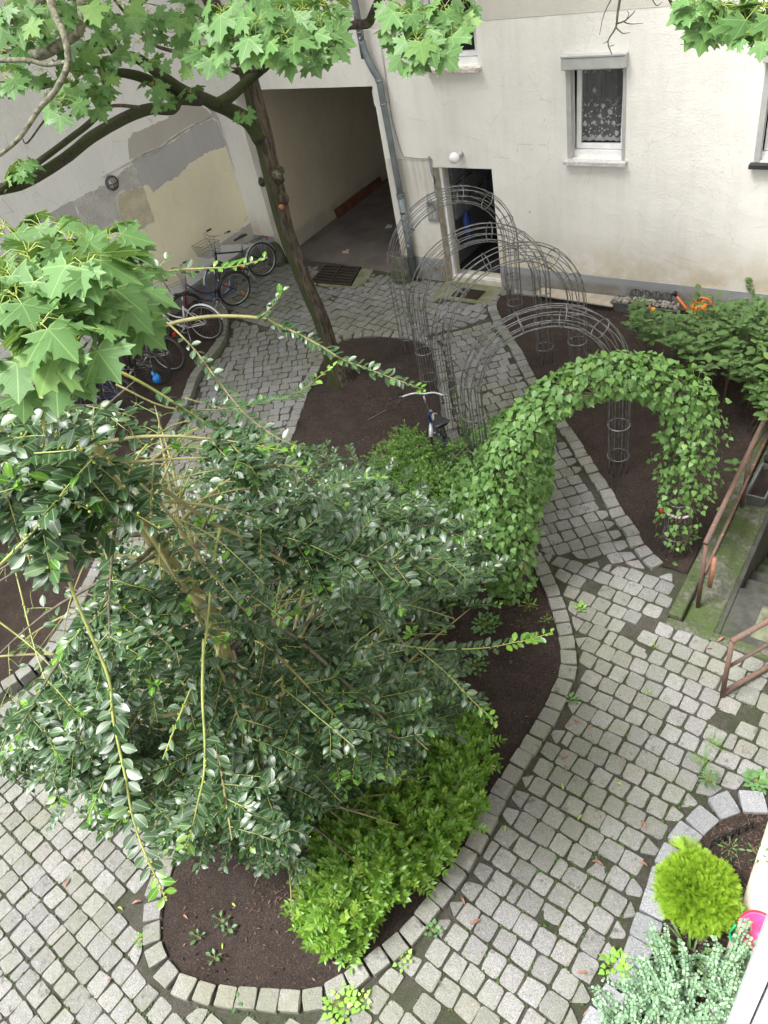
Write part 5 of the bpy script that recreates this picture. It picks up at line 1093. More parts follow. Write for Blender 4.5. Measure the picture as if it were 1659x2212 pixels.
def trace(pts, r0, r1, lf=None, size=.062, gap=.022, young=.0, m='g'):
    P = spline([AD(x, y, d) for x, y, d in pts], 4); n = len(P); (SH if m == 'y' else ST if m == 'g' else OB).tube(P, [r0+(r1-r0)*i/(n-1) for i in range(n)], 7)
    if lf is not None: leafy(P, size, gap, lf, young, test=False)
    if lf is not None and m == 'y':
        for _ in range(int(n*.9)): c = P[random.randrange(n//3, n)]+uni()*.010; BR.blob(c, .0055, 6, 4, 0)
    return P
trace([(100,990,2.9),(117,1116,3.0),(150,1256,3.1),(190,1356,3.15),(235,1466,3.2),(245,1556,3.2),(270,1674,3.2),(283,1749,3.2),(300,1809,3.2),(322,1862,3.2),(345,1912,3.2),(357,1942,3.2)], .0085, .0028, .52, .078, .022, .07, 'y')
trace([(475,1141,3.9),(460,1221,3.85),(450,1331,3.8),(440,1406,3.75),(425,1456,3.7),(388,1546,3.7),(352,1640,3.7)], .008, .004, .18, .065, .045, 0, 'y')
trace([(440,1380,3.5),(437,1500,3.5),(442,1600,3.45),(440,1674,3.4),(427,1734,3.4),(415,1789,3.4),(400,1832,3.4)], .007, .0025, .45, .070, .022, .12, 'y')
trace([(240,985,3.7),(330,1040,3.8),(445,1121,4.0),(540,1170,4.1),(625,1221,4.2),(750,1286,4.4),(830,1340,4.5),(880,1400,4.6)], .012, .004, .52, .066, .020, 0, 'g')
trace([(250,1000,3.6),(350,1090,3.7),(430,1200,3.8),(520,1310,3.9),(600,1400,4.1)], .008, .003, .7, .06, .03, 0, 'g')
trace([(500,1290,4.6),(560,1325,4.6),(615,1360,4.55),(700,1430,4.5),(770,1500,4.5),(820,1545,4.5),(865,1600,4.5)], .016, .007, None, m='o')
trace([(470,1420,4.4),(510,1470,4.35),(560,1540,4.3),(600,1610,4.3),(630,1670,4.3)], .011, .004, None, m='o')
trace([(330,710,5.6),(400,692,5.6),(470,683,5.6),(560,687,5.6),(600,702,5.6),(650,725,5.6),(700,752,5.6),(740,777,5.6),(790,795,5.6),(850,818,5.6),(918,842,5.6)], .017, .003, .36, .078, .020, .04, 'g')
trace([(560,687,5.6),(590,660,5.5),(607,635,5.45),(612,625,5.4)], .004, .002, .2, .07, .02, .3, 'g')
trace([(180,640,3.0),(260,600,3.6),(320,592,3.9),(390,583,4.0),(440,580,4.0),(500,577,4.0),(545,567,4.0),(578,556,4.0)], .008, .003, .35, .058, .020, .2, 'g'); trace([(330,590,3.9),(350,570,3.9),(365,552,3.9)], .004, .002, .1, .05, .024, 0, 'g')
trace([(345,690,4.5),(365,700,4.5),(420,755,4.5),(465,815,4.5),(500,860,4.5),(530,895,4.45),(590,940,4.4),(650,968,4.4)], .007, .002, .15, .062, .022, 0, 'g')
trace([(200,778,3.6),(280,813,3.7),(350,853,3.8),(430,905,3.9),(500,945,4.0),(565,965,4.05),(628,975,4.1)], .009, .003, .3, .072, .020, .18, 'y')
trace([(250,830,4.0),(360,880,4.1),(470,885,4.3),(560,870,4.5),(640,850,4.7),(700,805,4.8),(722,790,4.8)], .006, .002, .45, .06, .024, .12, 'g')
trace([(400,860,4.6),(470,880,4.7),(520,890,4.7),(575,860,4.7)], .005, .002, .2, .06, .024, .3, 'g')
trace([(840,1390,5.0),(930,1402,5.0),(1000,1402,5.0),(1060,1398,4.95),(1110,1388,4.9),(1150,1380,4.9),(1190,1366,4.9)], .006, .002, .1, .066, .020, .3, 'y')
trace([(900,1400,4.9),(960,1450,4.85),(1000,1492,4.8),(1040,1532,4.8),(1072,1556,4.8)], .005, .002, .1, .066, .020, .2, 'y')
trace([(-20,1330,4.2),(60,1390,4.2),(120,1450,4.1)], .006, .003, None, m='y'); trace([(20,1180,4.8),(45,1280,4.7),(75,1400,4.5),(110,1500,4.4),(150,1600,4.4)], .006, .003, .8, .06, .03, 0, 'y')
trace([(200,1110,3.9),(230,1200,3.9),(270,1330,3.9),(310,1420,3.9),(345,1490,3.9)], .007, .003, .6, .06, .04, 0, 'y'); trace([(345,1070,4.2),(345,1200,4.2),(350,1320,4.2),(345,1400,4.2),(342,1480,4.2)], .006, .004, None, m='y')
trace([(-20,1240,4.5),(80,1160,4.5),(190,1105,4.6),(290,1110,4.7),(380,1150,4.8)], .014, .012, None, m='o'); trace([(20,1005,3.0),(60,930,2.9),(95,905,2.8)], .005, .003, None, m='y')
trace([(-30,900,2.7),(40,960,2.7),(90,1000,2.75)], .006, .004, .0, .075, .02, 0, 'y'); trace([(90,820,2.8),(95,900,2.8),(92,990,2.85),(85,1080,2.9)], .008, .005, .2, .07, .03, 0, 'y')
trace([(0,1220,2.6),(60,1160,2.6),(105,1110,2.6),(130,1080,2.65)], .005, .003, .2, .06, .06, 0, 'y')
for (x, y, d, n) in ((30,1040,2.4,9),(395,970,3.4,6),(445,1130,3.6,7),(480,1390,3.6,6),(410,1310,3.7,5),(330,1480,3.6,7),(640,1330,4.4,6),(850,1690,4.4,6),(890,1370,4.6,8),(720,1500,4.4,5),(60,1570,4.6,5),(240,1760,4.2,6),(200,1300,4.3,4),(560,1120,4.6,5)):
    c = AD(x, y, d)
    for i in range(n): q = nrm(uni()+UP*.7-FW*.4); HY.add(c+q*.01, q, nrm(UP-FW*.3+uni()*.6), .055*random.uniform(.6, 1.1))
for _ in range(95):          # long arching shoots over the crown
    z = random.uniform(1.6, 4.6); a = random.random()*6.28; R_ = float(np.interp(z, [1.5, 3, 4.6], [1.9, 1.4, .8])); p0 = trunk_at(z-.3); P = droop(p0, V3(math.cos(a), math.sin(a), random.uniform(.5, 1.1)), R_*random.uniform(.9, 1.35), random.uniform(.9, 1.7), 12, .05)
    o_ = [j for j in range(4, 13) if not inpoly(*pj(P[j])[:2], CROWN)]
    if o_: P = P[:max(6, o_[0])]
    if inpoly(*pj(P[-1])[:2], HOLE[0][0]) or inpoly(*pj(P[-1])[:2], HOLE[1][0]): continue
    (SH if random.random() < .6 else ST).tube(P, [.0062-.004*j/len(P) for j in range(len(P))], 5); leafy(P, .07, .026, random.uniform(.5, .8), .1 if random.random() < .4 else 0)
for _ in range(120):
    x, y = random.uniform(-40, 250), random.uniform(865, 1110)
    if x > 250-(y-865)*.33: continue
    d = random.uniform(2.5, 3.3)+(.5 if y < 940 else 0); c = AD(x, y, d); W_ = droop(c, nrm(UPV*-.6+RT*random.uniform(-1, 1)+UP*.3+uni()*.4), random.uniform(.15, .34), .2, 4, .1)
    SH.tube(W_, [.003, .0028, .0024, .002, .001], 4, cap=False); leafy(W_, .072, .02, .02, .3 if random.random() < .15 else 0, test=False)
    if random.random() < .5:
        for _k in range(4): BR.blob(W_[random.randrange(5)]+uni()*.012, .0055, 6, 4, 0)
for poly, n, z0, z1 in (([(850,1080),(960,1100),(1050,1170),(1078,1235),(1055,1300),(960,1380),(840,1320)], 120, .9, 1.7), ([(640,960),(760,985),(900,1050),(960,1110),(840,1130),(660,1060)], 90, .8, 1.7), ([(380,1780),(470,1760),(600,1780),(640,1850),(560,1885),(470,1830),(400,1850)], 26, .8, 1.5), ([(0,1500),(150,1560),(250,1760),(160,1800),(0,1680)], 40, .9, 1.8), ([(900,1380),(1000,1400),(1020,1530),(960,1570),(880,1500)], 24, .7, 1.3)):
    xs_ = [p[0] for p in poly]; ys_ = [p[1] for p in poly]
    for _ in range(n):
        x, y = random.uniform(min(xs_), max(xs_)), random.uniform(min(ys_), max(ys_))
        if not inpoly(x, y, poly): continue
        c = G(x, y, random.uniform(z0, z1)); o_ = nrm((c-hb0)*[1, 1, 0]); W_ = droop(c-o_*.12, nrm(o_+uni()*.6+UP*.15), random.uniform(.18, .38), .4, 4, .1)
        SH.tube(W_, [.003, .0027, .0023, .0018, .001], 4, cap=False); leafy(W_, .068, .019, .03, .2 if random.random() < .1 else 0, test=False)
ST.build('branches', M_hbark, hy, True); OB.build('grey_branches', M_hold, hy, True); SH.build('shoots', M_hshoot, hy, True); BR.build('berries', simple('green_berry', (.30, .36, .05), (.22, .28, .04), 20, .35), hy, True)
HL.build('foliage', M_holly, hy, .25); HY.build('young_foliage', M_hyoung, hy, .2); print('holly leaves', len(HL.P), len(HY.P))
# ================================================================== shrubs, vine, small plants
def edged(x, y, poly):
    m = 1e9
    for i in range(len(poly)):
        a = np.array(poly[i], float); b = np.array(poly[(i+1) % len(poly)], float); t = np.clip(((x-a[0])*(b-a)[0]+(y-a[1])*(b-a)[1])/((b-a)@(b-a)+1e-9), 0, 1); q = a+(b-a)*t; m = min(m, math.hypot(x-q[0], y-q[1]))
    return m
def spray(LV, SM, p, d, L, k, size, rad=.0015, flat=.75, pair=True, sag=.3, tilt=.4):
    W_ = droop(p, d, L, sag, 4, .08); SM.tube(W_, [rad*1.6, rad*1.4, rad*1.2, rad, rad*.6], 3, cap=False)
    for i in range(k):
        e = (i+.6)/k*4; a = min(int(e), 3); q = W_[a]+(W_[a+1]-W_[a])*(e-a); t = nrm(W_[a+1]-W_[a]); sd = np.cross(t, UP); sd = nrm(sd) if np.linalg.norm(sd) > .1 else nrm(np.cross(t, uni()))
        if pair: sd = np.array(Matrix.Rotation(i*1.57, 3, Vector(t))@Vector(sd)) if flat < .5 else sd
        for s_ in ((-1, 1) if pair else ((-1)**i,)):
            y_ = nrm(t*random.uniform(.4, .8)+sd*s_+UP*random.uniform(-.1, .35)+uni()*.15); LV.add(q, y_, nrm(UP*flat+t*.25+uni()*tilt), size*random.uniform(.7, 1.12)*(1-.3*(i/k)))
    LV.add(W_[-1], nrm(W_[-1]-W_[-2]), nrm(UP+uni()*.3), size*.8)
    return W_
# low bright shrub in front of the holly
PV = [(650,1930),(700,1800),(780,1710),(870,1650),(920,1570),(985,1530),(1045,1555),(1058,1640),(1030,1740),(975,1830),(905,1890),(835,1960),(765,2035),(705,2045),(665,1995)]
c0 = G(860, 1830, 0); ps = thing('low_shrub', 'low bright green shrub with narrow leaves inside the front kerb', 'shrub', c0)
M_privet = leafmat('shrub_leaf', (.085, .20, .02), (.15, .31, .03), (.28, .45, .05), .38, .25, (.2, .33, .07), 'mid', .5, .8); M_tipl = leafmat('shrub_tip_leaf', (.22, .38, .05), (.30, .47, .07), (.36, .52, .09), .38, .3, None, 'mid', .5)
L_PV = blade([(0, 0), (.15, .13), (.4, .21), (.7, .16), (.9, .06), (1.02, 0)], .08, .2); LV = Leaves(*L_PV); LT = Leaves(*L_PV); SM = MB(); n = 0
while n < 1350:
    x, y = random.uniform(640, 1070), random.uniform(1520, 2050)
    if not inpoly(x, y, PV): continue
    e = min(1, edged(x, y, PV)/70+.12); z = .52*math.sqrt(e)*random.uniform(.35, 1); p = G(x, y, z); out = nrm((p-c0)*[1, 1, 0]); tip = random.random() < .13 and z > .2
    W_ = spray(LT if tip else LV, SM, p-[0, 0, .04], nrm(UP*random.uniform(.4, 1)+out*.5*random.random()+uni()*.5), random.uniform(.10, .19), random.randint(4, 7), .076 if not tip else .062, tilt=.28); n += 1
    if n % 14 == 0: SM.tube([G(x, y, 0)*.6+c0*.4*[1, 1, 0]+[0, 0, 0], p*.8+c0*.2+[0, 0, z*.1], p], [.006, .004, .002], 4)
LV.build('foliage', M_privet, ps, .3); LT.build('shoot_tips', M_tipl, ps, .3); SM.build('stems', M_pet, ps)
# the vine on the arch ------------------------------------------------
T5, fr5 = arches[4]; vp = V3(-2.97, 4.97); vn = thing('climbing_vine', 'lush light green climbing vine swallowing the arch nearest the camera', 'vine', vp)
M_vine = leafmat('vine_leaf', (.045, .12, .026), (.095, .20, .04), (.21, .34, .05), .45, .22, (.16, .27, .07), 'palm', .45, .86); M_vstem = simple('vine_stem', (.11, .09, .05), (.07, .055, .035), 14, .8)
LV = Leaves(*L_VINE); SM = MB(); A5 = V3(-2.97, 4.97); u5 = nrm(V3(-1.68, 6.19)-A5); w5 = np.cross(u5, UP)
for i in range(8600):
    s = random.random(); dens = float(np.interp(s, [0, .06, .14, .3, .62, .76, .86, .94, 1], [.2, .8, 1, 1, 1, .6, .28, .05, .03]))
    if random.random() > dens: continue
    c, e, t = fr5(s); th = random.random()*6.283; rd = random.uniform(.09, .18)+float(np.interp(s, [0, .2, .45, .6, .75, .9, 1], [.06, .12, .0, .02, .13, .10, .04]))*random.random()*1.3
    q = e*math.cos(th)+w5*math.sin(th); upf = max(0, q[2]); p = c+q*rd+UP*.06*upf
    if s > .62 and s < .9: p = p+u5*random.uniform(-.02, .16)
    if s < .3: p = p-u5*random.uniform(-.02, .16)
    n_ = nrm(q*.7+UP*.55-FW*.15+uni()*.5); y_ = nrm(-UP*.8+q*.35-UP*0+uni()*.55); LV.add(p, y_, n_, random.uniform(.040, .076)*(.85 if s > .7 else 1))
VM = [(835,965),(870,925),(905,945),(950,975),(1000,945),(1040,915),(1090,880),(1140,855),(1190,870),(1200,930),(1195,1040),(1170,1110),(1140,1180),(1110,1255),(1060,1285),(1040,1230),(1000,1160),(930,1085),(870,1040)]
n = 0
while n < 4600:
    x, y = random.uniform(830, 1200), random.uniform(850, 1290)
    if not inpoly(x, y, VM): continue
    n += 1; e = min(1, edged(x, y, VM)/60+.1); lf = (x-830)/370; z = (.35+1.05*lf-max(0, (y-1120))/170*.8)*(.45+.55*e)*random.uniform(.75, 1.02); z = max(z, .06)
    LV.add(G(x, y, z), nrm(-UP*.5-UPV*.5+uni()*.6), nrm(UP*.8-FW*.3+uni()*.35), random.uniform(.045, .08))
for i in range(130):     # twining stems
    s0 = random.uniform(0, .9); th = random.random()*6.28; P = []
    for k_ in range(8):
        s = min(s0+k_*.018, .995); c, e, t = fr5(s); P.append(c+(e*math.cos(th+k_*.4)+w5*math.sin(th+k_*.4))*random.uniform(.11, .19))
    SM.tube(P, random.uniform(.002, .006), 4)
for i in range(60):
    c, e, t = fr5(random.uniform(.76, .97)); p = c+uni()*.10; SM.tube([p, p+uni()*.12+[0, 0, -.15], p+uni()*.15+[0, 0, -.3]], .003, 4)
for (x, y, x2, y2) in ((1140, 1000, 1215, 870), (1120, 1160, 1135, 1230), (960, 1010, 1010, 960), (1290, 790, 1260, 760)):
    SM.tube([AD(x, y, 7.2), AD((x+x2)/2+6, (y+y2)/2-6, 7.1), AD(x2, y2, 7.1)], .003, 4)
LV.build('foliage', M_vine, vn, .2); SM.build('stems', M_vstem, vn)
# broad leaved shrub at the right ------------------------------------
M_vib = leafmat('broad_leaf', (.06, .13, .03), (.095, .18, .045), (.17, .28, .07), .55, .18, (.13, .21, .07), 'mid', .4, .9)
VB = [(1345,690),(1375,645),(1430,650),(1480,655),(1525,625),(1570,650),(1659,640),(1760,640),(1760,900),(1655,885),(1600,800),(1530,790),(1480,745),(1420,725)]
vb = thing('broad_leaved_shrub', 'tall shrub with broad matt green leaves between the vine and the house wall', 'shrub', G(1560, 900, 0)); LV = Leaves(*L_OVAL); SM = MB(); n = 0; c0 = G(1560, 800, 0)
while n < 480:
    x, y = random.uniform(1340, 1760), random.uniform(610, 900)
    if not inpoly(x, y, VB) or (1395 < x < 1540 and 600 < y < 672): continue
    n += 1; z = random.uniform(.55, 1.25) if y < 740 or n % 3 else random.uniform(.2, .7); p = G(x, y, z); d = nrm(UP+.35*uni()); st_ = [p-[0, 0, .18]+.04*uni(), p]; SM.tube(st_, .003, 4)
    if n % 8 == 0: SM.tube([p*[1, 1, 0]*.75+c0*.25, p-[0, 0, .2], p], [.008, .005, .003], 5)
    for k_ in range(random.randint(2, 4)):
        q = p-[0, 0, .055*k_]; a = n+k_*1.57
        for s_ in (0, math.pi): dr = V3(math.cos(a+s_), math.sin(a+s_), random.uniform(-.05, .35)); LV.add(q+dr*.02, nrm(dr+uni()*.15), nrm(UP+uni()*.28), random.uniform(.09, .15)*(1 if k_ else .6))
x = 1500
for (x, y, z) in ((1510, 628, 1.25), (1500, 650, 1.2), (1420, 775, .5), (1425, 800, .4), (1430, 940, .5), (1590, 1000, .6), (1410, 780, .6), (1540, 640, 1.2)):
    p = G(x, y, z); 
    for k_ in range(3):
        for s_ in (0, math.pi): a = k_*1.57+s_+x; dr = V3(math.cos(a), math.sin(a), .15); LV.add(p-[0, 0, .05*k_]+dr*.02, nrm(dr), nrm(UP+uni()*.25), random.uniform(.09, .13))
    SM.tube([p-[0, 0, z*.9], p], .004, 4)
LV.build('foliage', M_vib, vb, .2); SM.build('stems', M_vstem, vb)
M_yel = simple('yellow_toy', (.75, .50, .02), (.6, .1, .03), 30, .5)
tag(MB().blob(G(1410, 668, .7), (.035, .03, .03), 7, 5, .4).blob(G(1403, 664, .72), (.02, .02, .03), 6, 4, .4).build('garden_toy', M_yel, None, True), 'small red and yellow garden ornament among the broad shrub leaves near the wall', 'ornament')
tag(MB().tube([G(1489, 790, .75), G(1491, 802, .72), G(1496, 812, .72)], .012, 6).build('garden_toy', M_yel, None, True), 'tiny yellow ornament stake at the edge of the vine covered arch', 'ornament')
# upright twiggy shrub by the folding bicycle -------------------------
M_snow = leafmat('small_leaf', (.07, .17, .03), (.13, .27, .04), (.28, .42, .07), .45, .25, None, 'mid', .4, .8)
sb = thing('upright_shrub', 'light green shrub with upright small leaved shoots beside the folding bicycle', 'shrub', G(930, 1080, 0)); LV = Leaves(*L_OVAL); SM = MB()
def upshoot(x, y, z0, x1, y1, z1, lsz=.036, gap=.035):
    a, b = G(x, y, z0), G(x1, y1, z1); P = spline([a, (a+b)/2+uni()*.03, b], 6); SM.tube(P, [.004-.003*i/(len(P)-1) for i in range(len(P))], 4)
    L = np.linalg.norm(b-a); m = int(L/gap)
    for i in range(m):
        e = i/m; q = a+(b-a)*e; k_ = e*(len(P)-1); j = min(int(k_), len(P)-2); q = P[j]+(P[j+1]-P[j])*(k_-j); an = i*1.57+x
        for s_ in (0, math.pi): dr = V3(math.cos(an+s_), math.sin(an+s_), .4); LV.add(q, nrm(dr+uni()*.2), nrm(UP+uni()*.4), lsz*random.uniform(.7, 1.2)*(1.15-.5*e))
for x, y, x1, y1, z1 in ((1010, 960, 984, 843, .95), (1015, 960, 1022, 872, .8), (1045, 960, 1052, 887, .75), (1080, 960, 1086, 898, .7), (1000, 930, 1040, 915, .6), (900, 1010, 882, 918, .75), (880, 1010, 862, 938, .6), (870, 1030, 845, 975, .5), (930, 1030, 905, 935, .7), (950, 1000, 935, 955, .45), (1000, 955, 990, 900, .6), (1005, 950, 1000, 890, .7), (920, 1010, 925, 950, .6), (850, 1000, 838, 960, .4)): upshoot(x, y, 0, x1, y1, z1)
SB = [(800,985),(838,960),(870,925),(900,930),(930,960),(1010,960),(1060,1040),(1040,1160),(980,1130),(900,1085),(820,1035)]; n = 0
while n < 1200:
    x, y = random.uniform(795, 1065), random.uniform(920, 1165)
    if not inpoly(x, y, SB): continue
    n += 1; z = random.uniform(.1, .65); spray(LV, SM, G(x, y, z), nrm(UP*random.uniform(.3, 1)+uni()*.7), random.uniform(.08, .16), random.randint(3, 5), .042, tilt=.4)
LV.build('foliage', M_snow, sb, .2); SM.build('stems', M_vstem, sb)
# golden thuja ---------------------------------------------------------
M_thu = leafmat('thuja_frond', (.20, .36, .02), (.31, .49, .035), (.42, .60, .06), .5, .3, None, 'mid', .35, .7)
FT = []; FF = []
def fl_(a, b, w_):
    a = np.array(a, float); b = np.array(b, float); d = b-a; n_ = np.array([-d[1], d[0]]); n_ = n_/np.linalg.norm(n_)*w_; k_ = len(FT); z = .1*(a[1]**2); z2 = .1*(b[1]**2)+.03*abs(b[0])
    FT.extend([(a[0]-n_[0], a[1]-n_[1], z), (a[0]+n_[0], a[1]+n_[1], z), (b[0], b[1], z2)]); FF.append((k_, k_+1, k_+2))
fl_((0, 0), (0, 1), .022)
for i in range(8):
    y = .12+i*.11; L_ = .42*(1-.55*y)
    for s_ in (-1, 1):
        fl_((0, y), (s_*L_*.75, y+L_*.85), .018)
        for q in (.35, .65): fl_((s_*L_*.75*q, y+L_*.85*q), (s_*L_*(.75*q+.28), y+L_*(.85*q+.12)), .013); fl_((s_*L_*.75*q, y+L_*.85*q), (s_*L_*(.75*q+.02), y+L_*(.85*q+.34)), .013)
tc = V3(-.33, 2.69, 0); th_ = thing('golden_thuja', 'rounded bright yellow green conifer shrub in the corner bed', 'conifer', tc); LV = Leaves(FT, FF); SM = MB()
HT = .38; RX, RY = .25, .26
for i in range(6200):
    a = random.random()*6.283; ph = math.acos(random.uniform(-.15, 1)); r_ = random.uniform(.72, 1.02)*(1+.06*math.sin(a*5+1)*math.sin(ph*4)); q = V3(math.sin(ph)*math.cos(a), math.sin(ph)*math.sin(a), math.cos(ph)); p = tc+V3(q[0]*RX*r_, q[1]*RY*r_, .17+q[2]*(HT-.17)*r_*.95)
    d = nrm(q+UP*.45+uni()*.75); LV.add(p, d, nrm(np.cross(d, uni())), random.uniform(.05, .085))
for (dx, dy, z0) in ((.26, -.02, .12), (.24, .05, .1), (-.16, .24, .2), (.28, .0, .1)):
    for k_ in range(45): p = tc+V3(dx, dy, z0)+uni()*.05; d = nrm(V3(dx, dy, .15)+uni()*.35); LV.add(p, d, nrm(np.cross(d, uni())), random.uniform(.07, .12))
for i in range(40): q = nrm(uni()*[1, 1, .5]+UP*.7); SM.tube([tc+[0, 0, .02], tc+q*[.12, .14, .2], tc+q*[.2, .24, .36]], [.008, .005, .002], 4)
LV.build('foliage', M_thu, th_, 0); SM.build('stems', M_vstem, th_)
# pale cotoneaster -----------------------------------------------------
k = NB('cotoneaster_leaf'); uv = k.xyz('UV'); r = k.rnd(); c = k.mix(k.ramp(r, 0, 1), (.12, .24, .12), (.22, .36, .21)); edge = k.ramp(k.math('ABSOLUTE', uv[0]), .26, .42); c = k.mix(k.math('MULTIPLY', edge, .8), c, (.45, .56, .42)); c = k.mix(k.ramp(k.math('ABSOLUTE', uv[0]), .02, .05, .7, 0), c, (.04, .12, .05)); M_cot = k.fin(c, .5)
CT = [(1300,2212),(1340,2160),(1370,2110),(1395,2070),(1440,2050),(1470,2080),(1510,2090),(1560,2060),(1590,2020),(1620,2010),(1640,2060),(1640,2330),(1280,2330)]
ct = thing('pale_leaved_shrub', 'low shrub with tiny pale edged round leaves at the lower right corner', 'shrub', G(1500, 2200, 0)); LV = Leaves(*L_ROUND); SM = MB(); n = 0
def cshoot(p, d, L, k_): 
    W_ = droop(p, d, L, .5, 6, .12); SM.tube(W_, [.003, .0027, .0024, .002, .0016, .0012, .0008], 4, cap=False)
    for i in range(k_):
        e = i/k_*6; a = min(int(e), 5); q = W_[a]+(W_[a+1]-W_[a])*(e-a); t = nrm(W_[a+1]-W_[a]); sd = nrm(np.cross(t, UP)+.01)
        for s_ in (-1, 1): LV.add(q, nrm(sd*s_+t*.4+uni()*.6), nrm(UP+uni()*.7), random.uniform(.019, .030))
while n < 380:
    x, y = random.uniform(1280, 1640), random.uniform(2000, 2330)
    if not inpoly(x, y, CT): continue
    n += 1; e = min(1, edged(x, y, CT)/60+.1); cshoot(G(x, y, .30*e*random.uniform(.2, 1)), nrm(UP*random.uniform(.2, .9)+uni()), random.uniform(.12, .30), random.randint(7, 15))
for x, y, x1, y1 in ((1440, 2120, 1425, 1990), (1460, 2110, 1445, 2010), (1480, 2130, 1490, 2030), (1400, 2130, 1375, 2065), (1420, 2130, 1400, 2060), (1560, 2110, 1590, 2030), (1590, 2060, 1605, 1990), (1570, 2080, 1612, 1995), (1440, 2100, 1462, 2005), (1370, 2150, 1350, 2110), (1545, 2100, 1530, 2050)):
    a, b = G(x, y, .2), G(x1, y1, .42); cshoot(a, b-a+UP*.12, np.linalg.norm(b-a)*1.05, 17)
LV.build('foliage', M_cot, ct, .1); SM.build('stems', M_vstem, ct)
# ivy on the wall ------------------------------------------------------
iv = thing('ivy_sprig', 'thin ivy sprig climbing the white wall at the right edge', 'ivy', FY(1640, 655)); LV = Leaves(*L_VINE); SM = MB()
P = [FY(x, y, 11.285) for x, y in ((1644, 660), (1636, 648), (1628, 636), (1622, 622), (1618, 605), (1616, 600))]; SM.tube(P, .003, 4)
for i in range(34): k_ = random.random()**.8*5; j = min(int(k_), 4); q = P[j]+(P[j+1]-P[j])*(k_-j); LV.add(q+V3(random.uniform(-.06, .06)*(1-k_/7), -.015, random.uniform(-.03, .03)), nrm(uni()*[1, .2, 1]+UP*-.3), nrm(V3(0, -1, .3)+uni()*.3), random.uniform(.03, .06))
LV.build('foliage', M_vib, iv, .1); SM.build('stem', M_vstem, iv)
# strap leaved plant, seedlings, weeds ---------------------------------
SL = blade([(0, .02), (.3, .035), (.6, .032), (.85, .02), (1, 0)], .3, .9)
sp_ = thing('strap_leaved_plant', 'tuft of long strap shaped leaves between the conifer shrub and the pale shrub', 'plant', G(1490, 2062, 0)); LV = Leaves(*SL)
for i in range(16): a = random.random()*6.28; LV.add(G(1490, 2062, .02)+V3(random.uniform(-.03, .03), random.uniform(-.03, .03), 0), nrm(V3(math.cos(a), math.sin(a), random.uniform(.4, 1.1))), UP, random.uniform(.18, .34))
LV.build('leaves', M_vib, sp_, 0)
M_weed = leafmat('weed_leaf', (.10, .24, .03), (.17, .34, .04), (.28, .45, .06), .5, .25, None, 'mid', .4, .7); M_weed2 = leafmat('dark_seedling_leaf', (.05, .13, .04), (.08, .18, .05), (.15, .27, .07), .45, .2, (.12, .2, .08), 'mid', .4)
def weed(x, y, s, n, shape, m, label, h=.05, size=None):
    p = G(x, y, .01); o = thing('weed', label, 'weed', p, 'weeds growing in the joints and beds'); LV = Leaves(*shape); b = MB()
    for i in range(n):
        a = i*2.4; r_ = s*math.sqrt((i+.5)/n); q = p+V3(r_*math.cos(a), r_*math.sin(a), h*random.uniform(.4, 1)*(1.2-r_/s*.6)); d = V3(math.cos(a), math.sin(a), .2); LV.add(q, nrm(d+uni()*.25), nrm(UP+uni()*.3), (size or s*.6)*random.uniform(.7, 1.2)); b.tube([p, q], .0012, 3, cap=False)
    LV.build('leaves', m, o, .1); b.build('stems', M_pet, o)
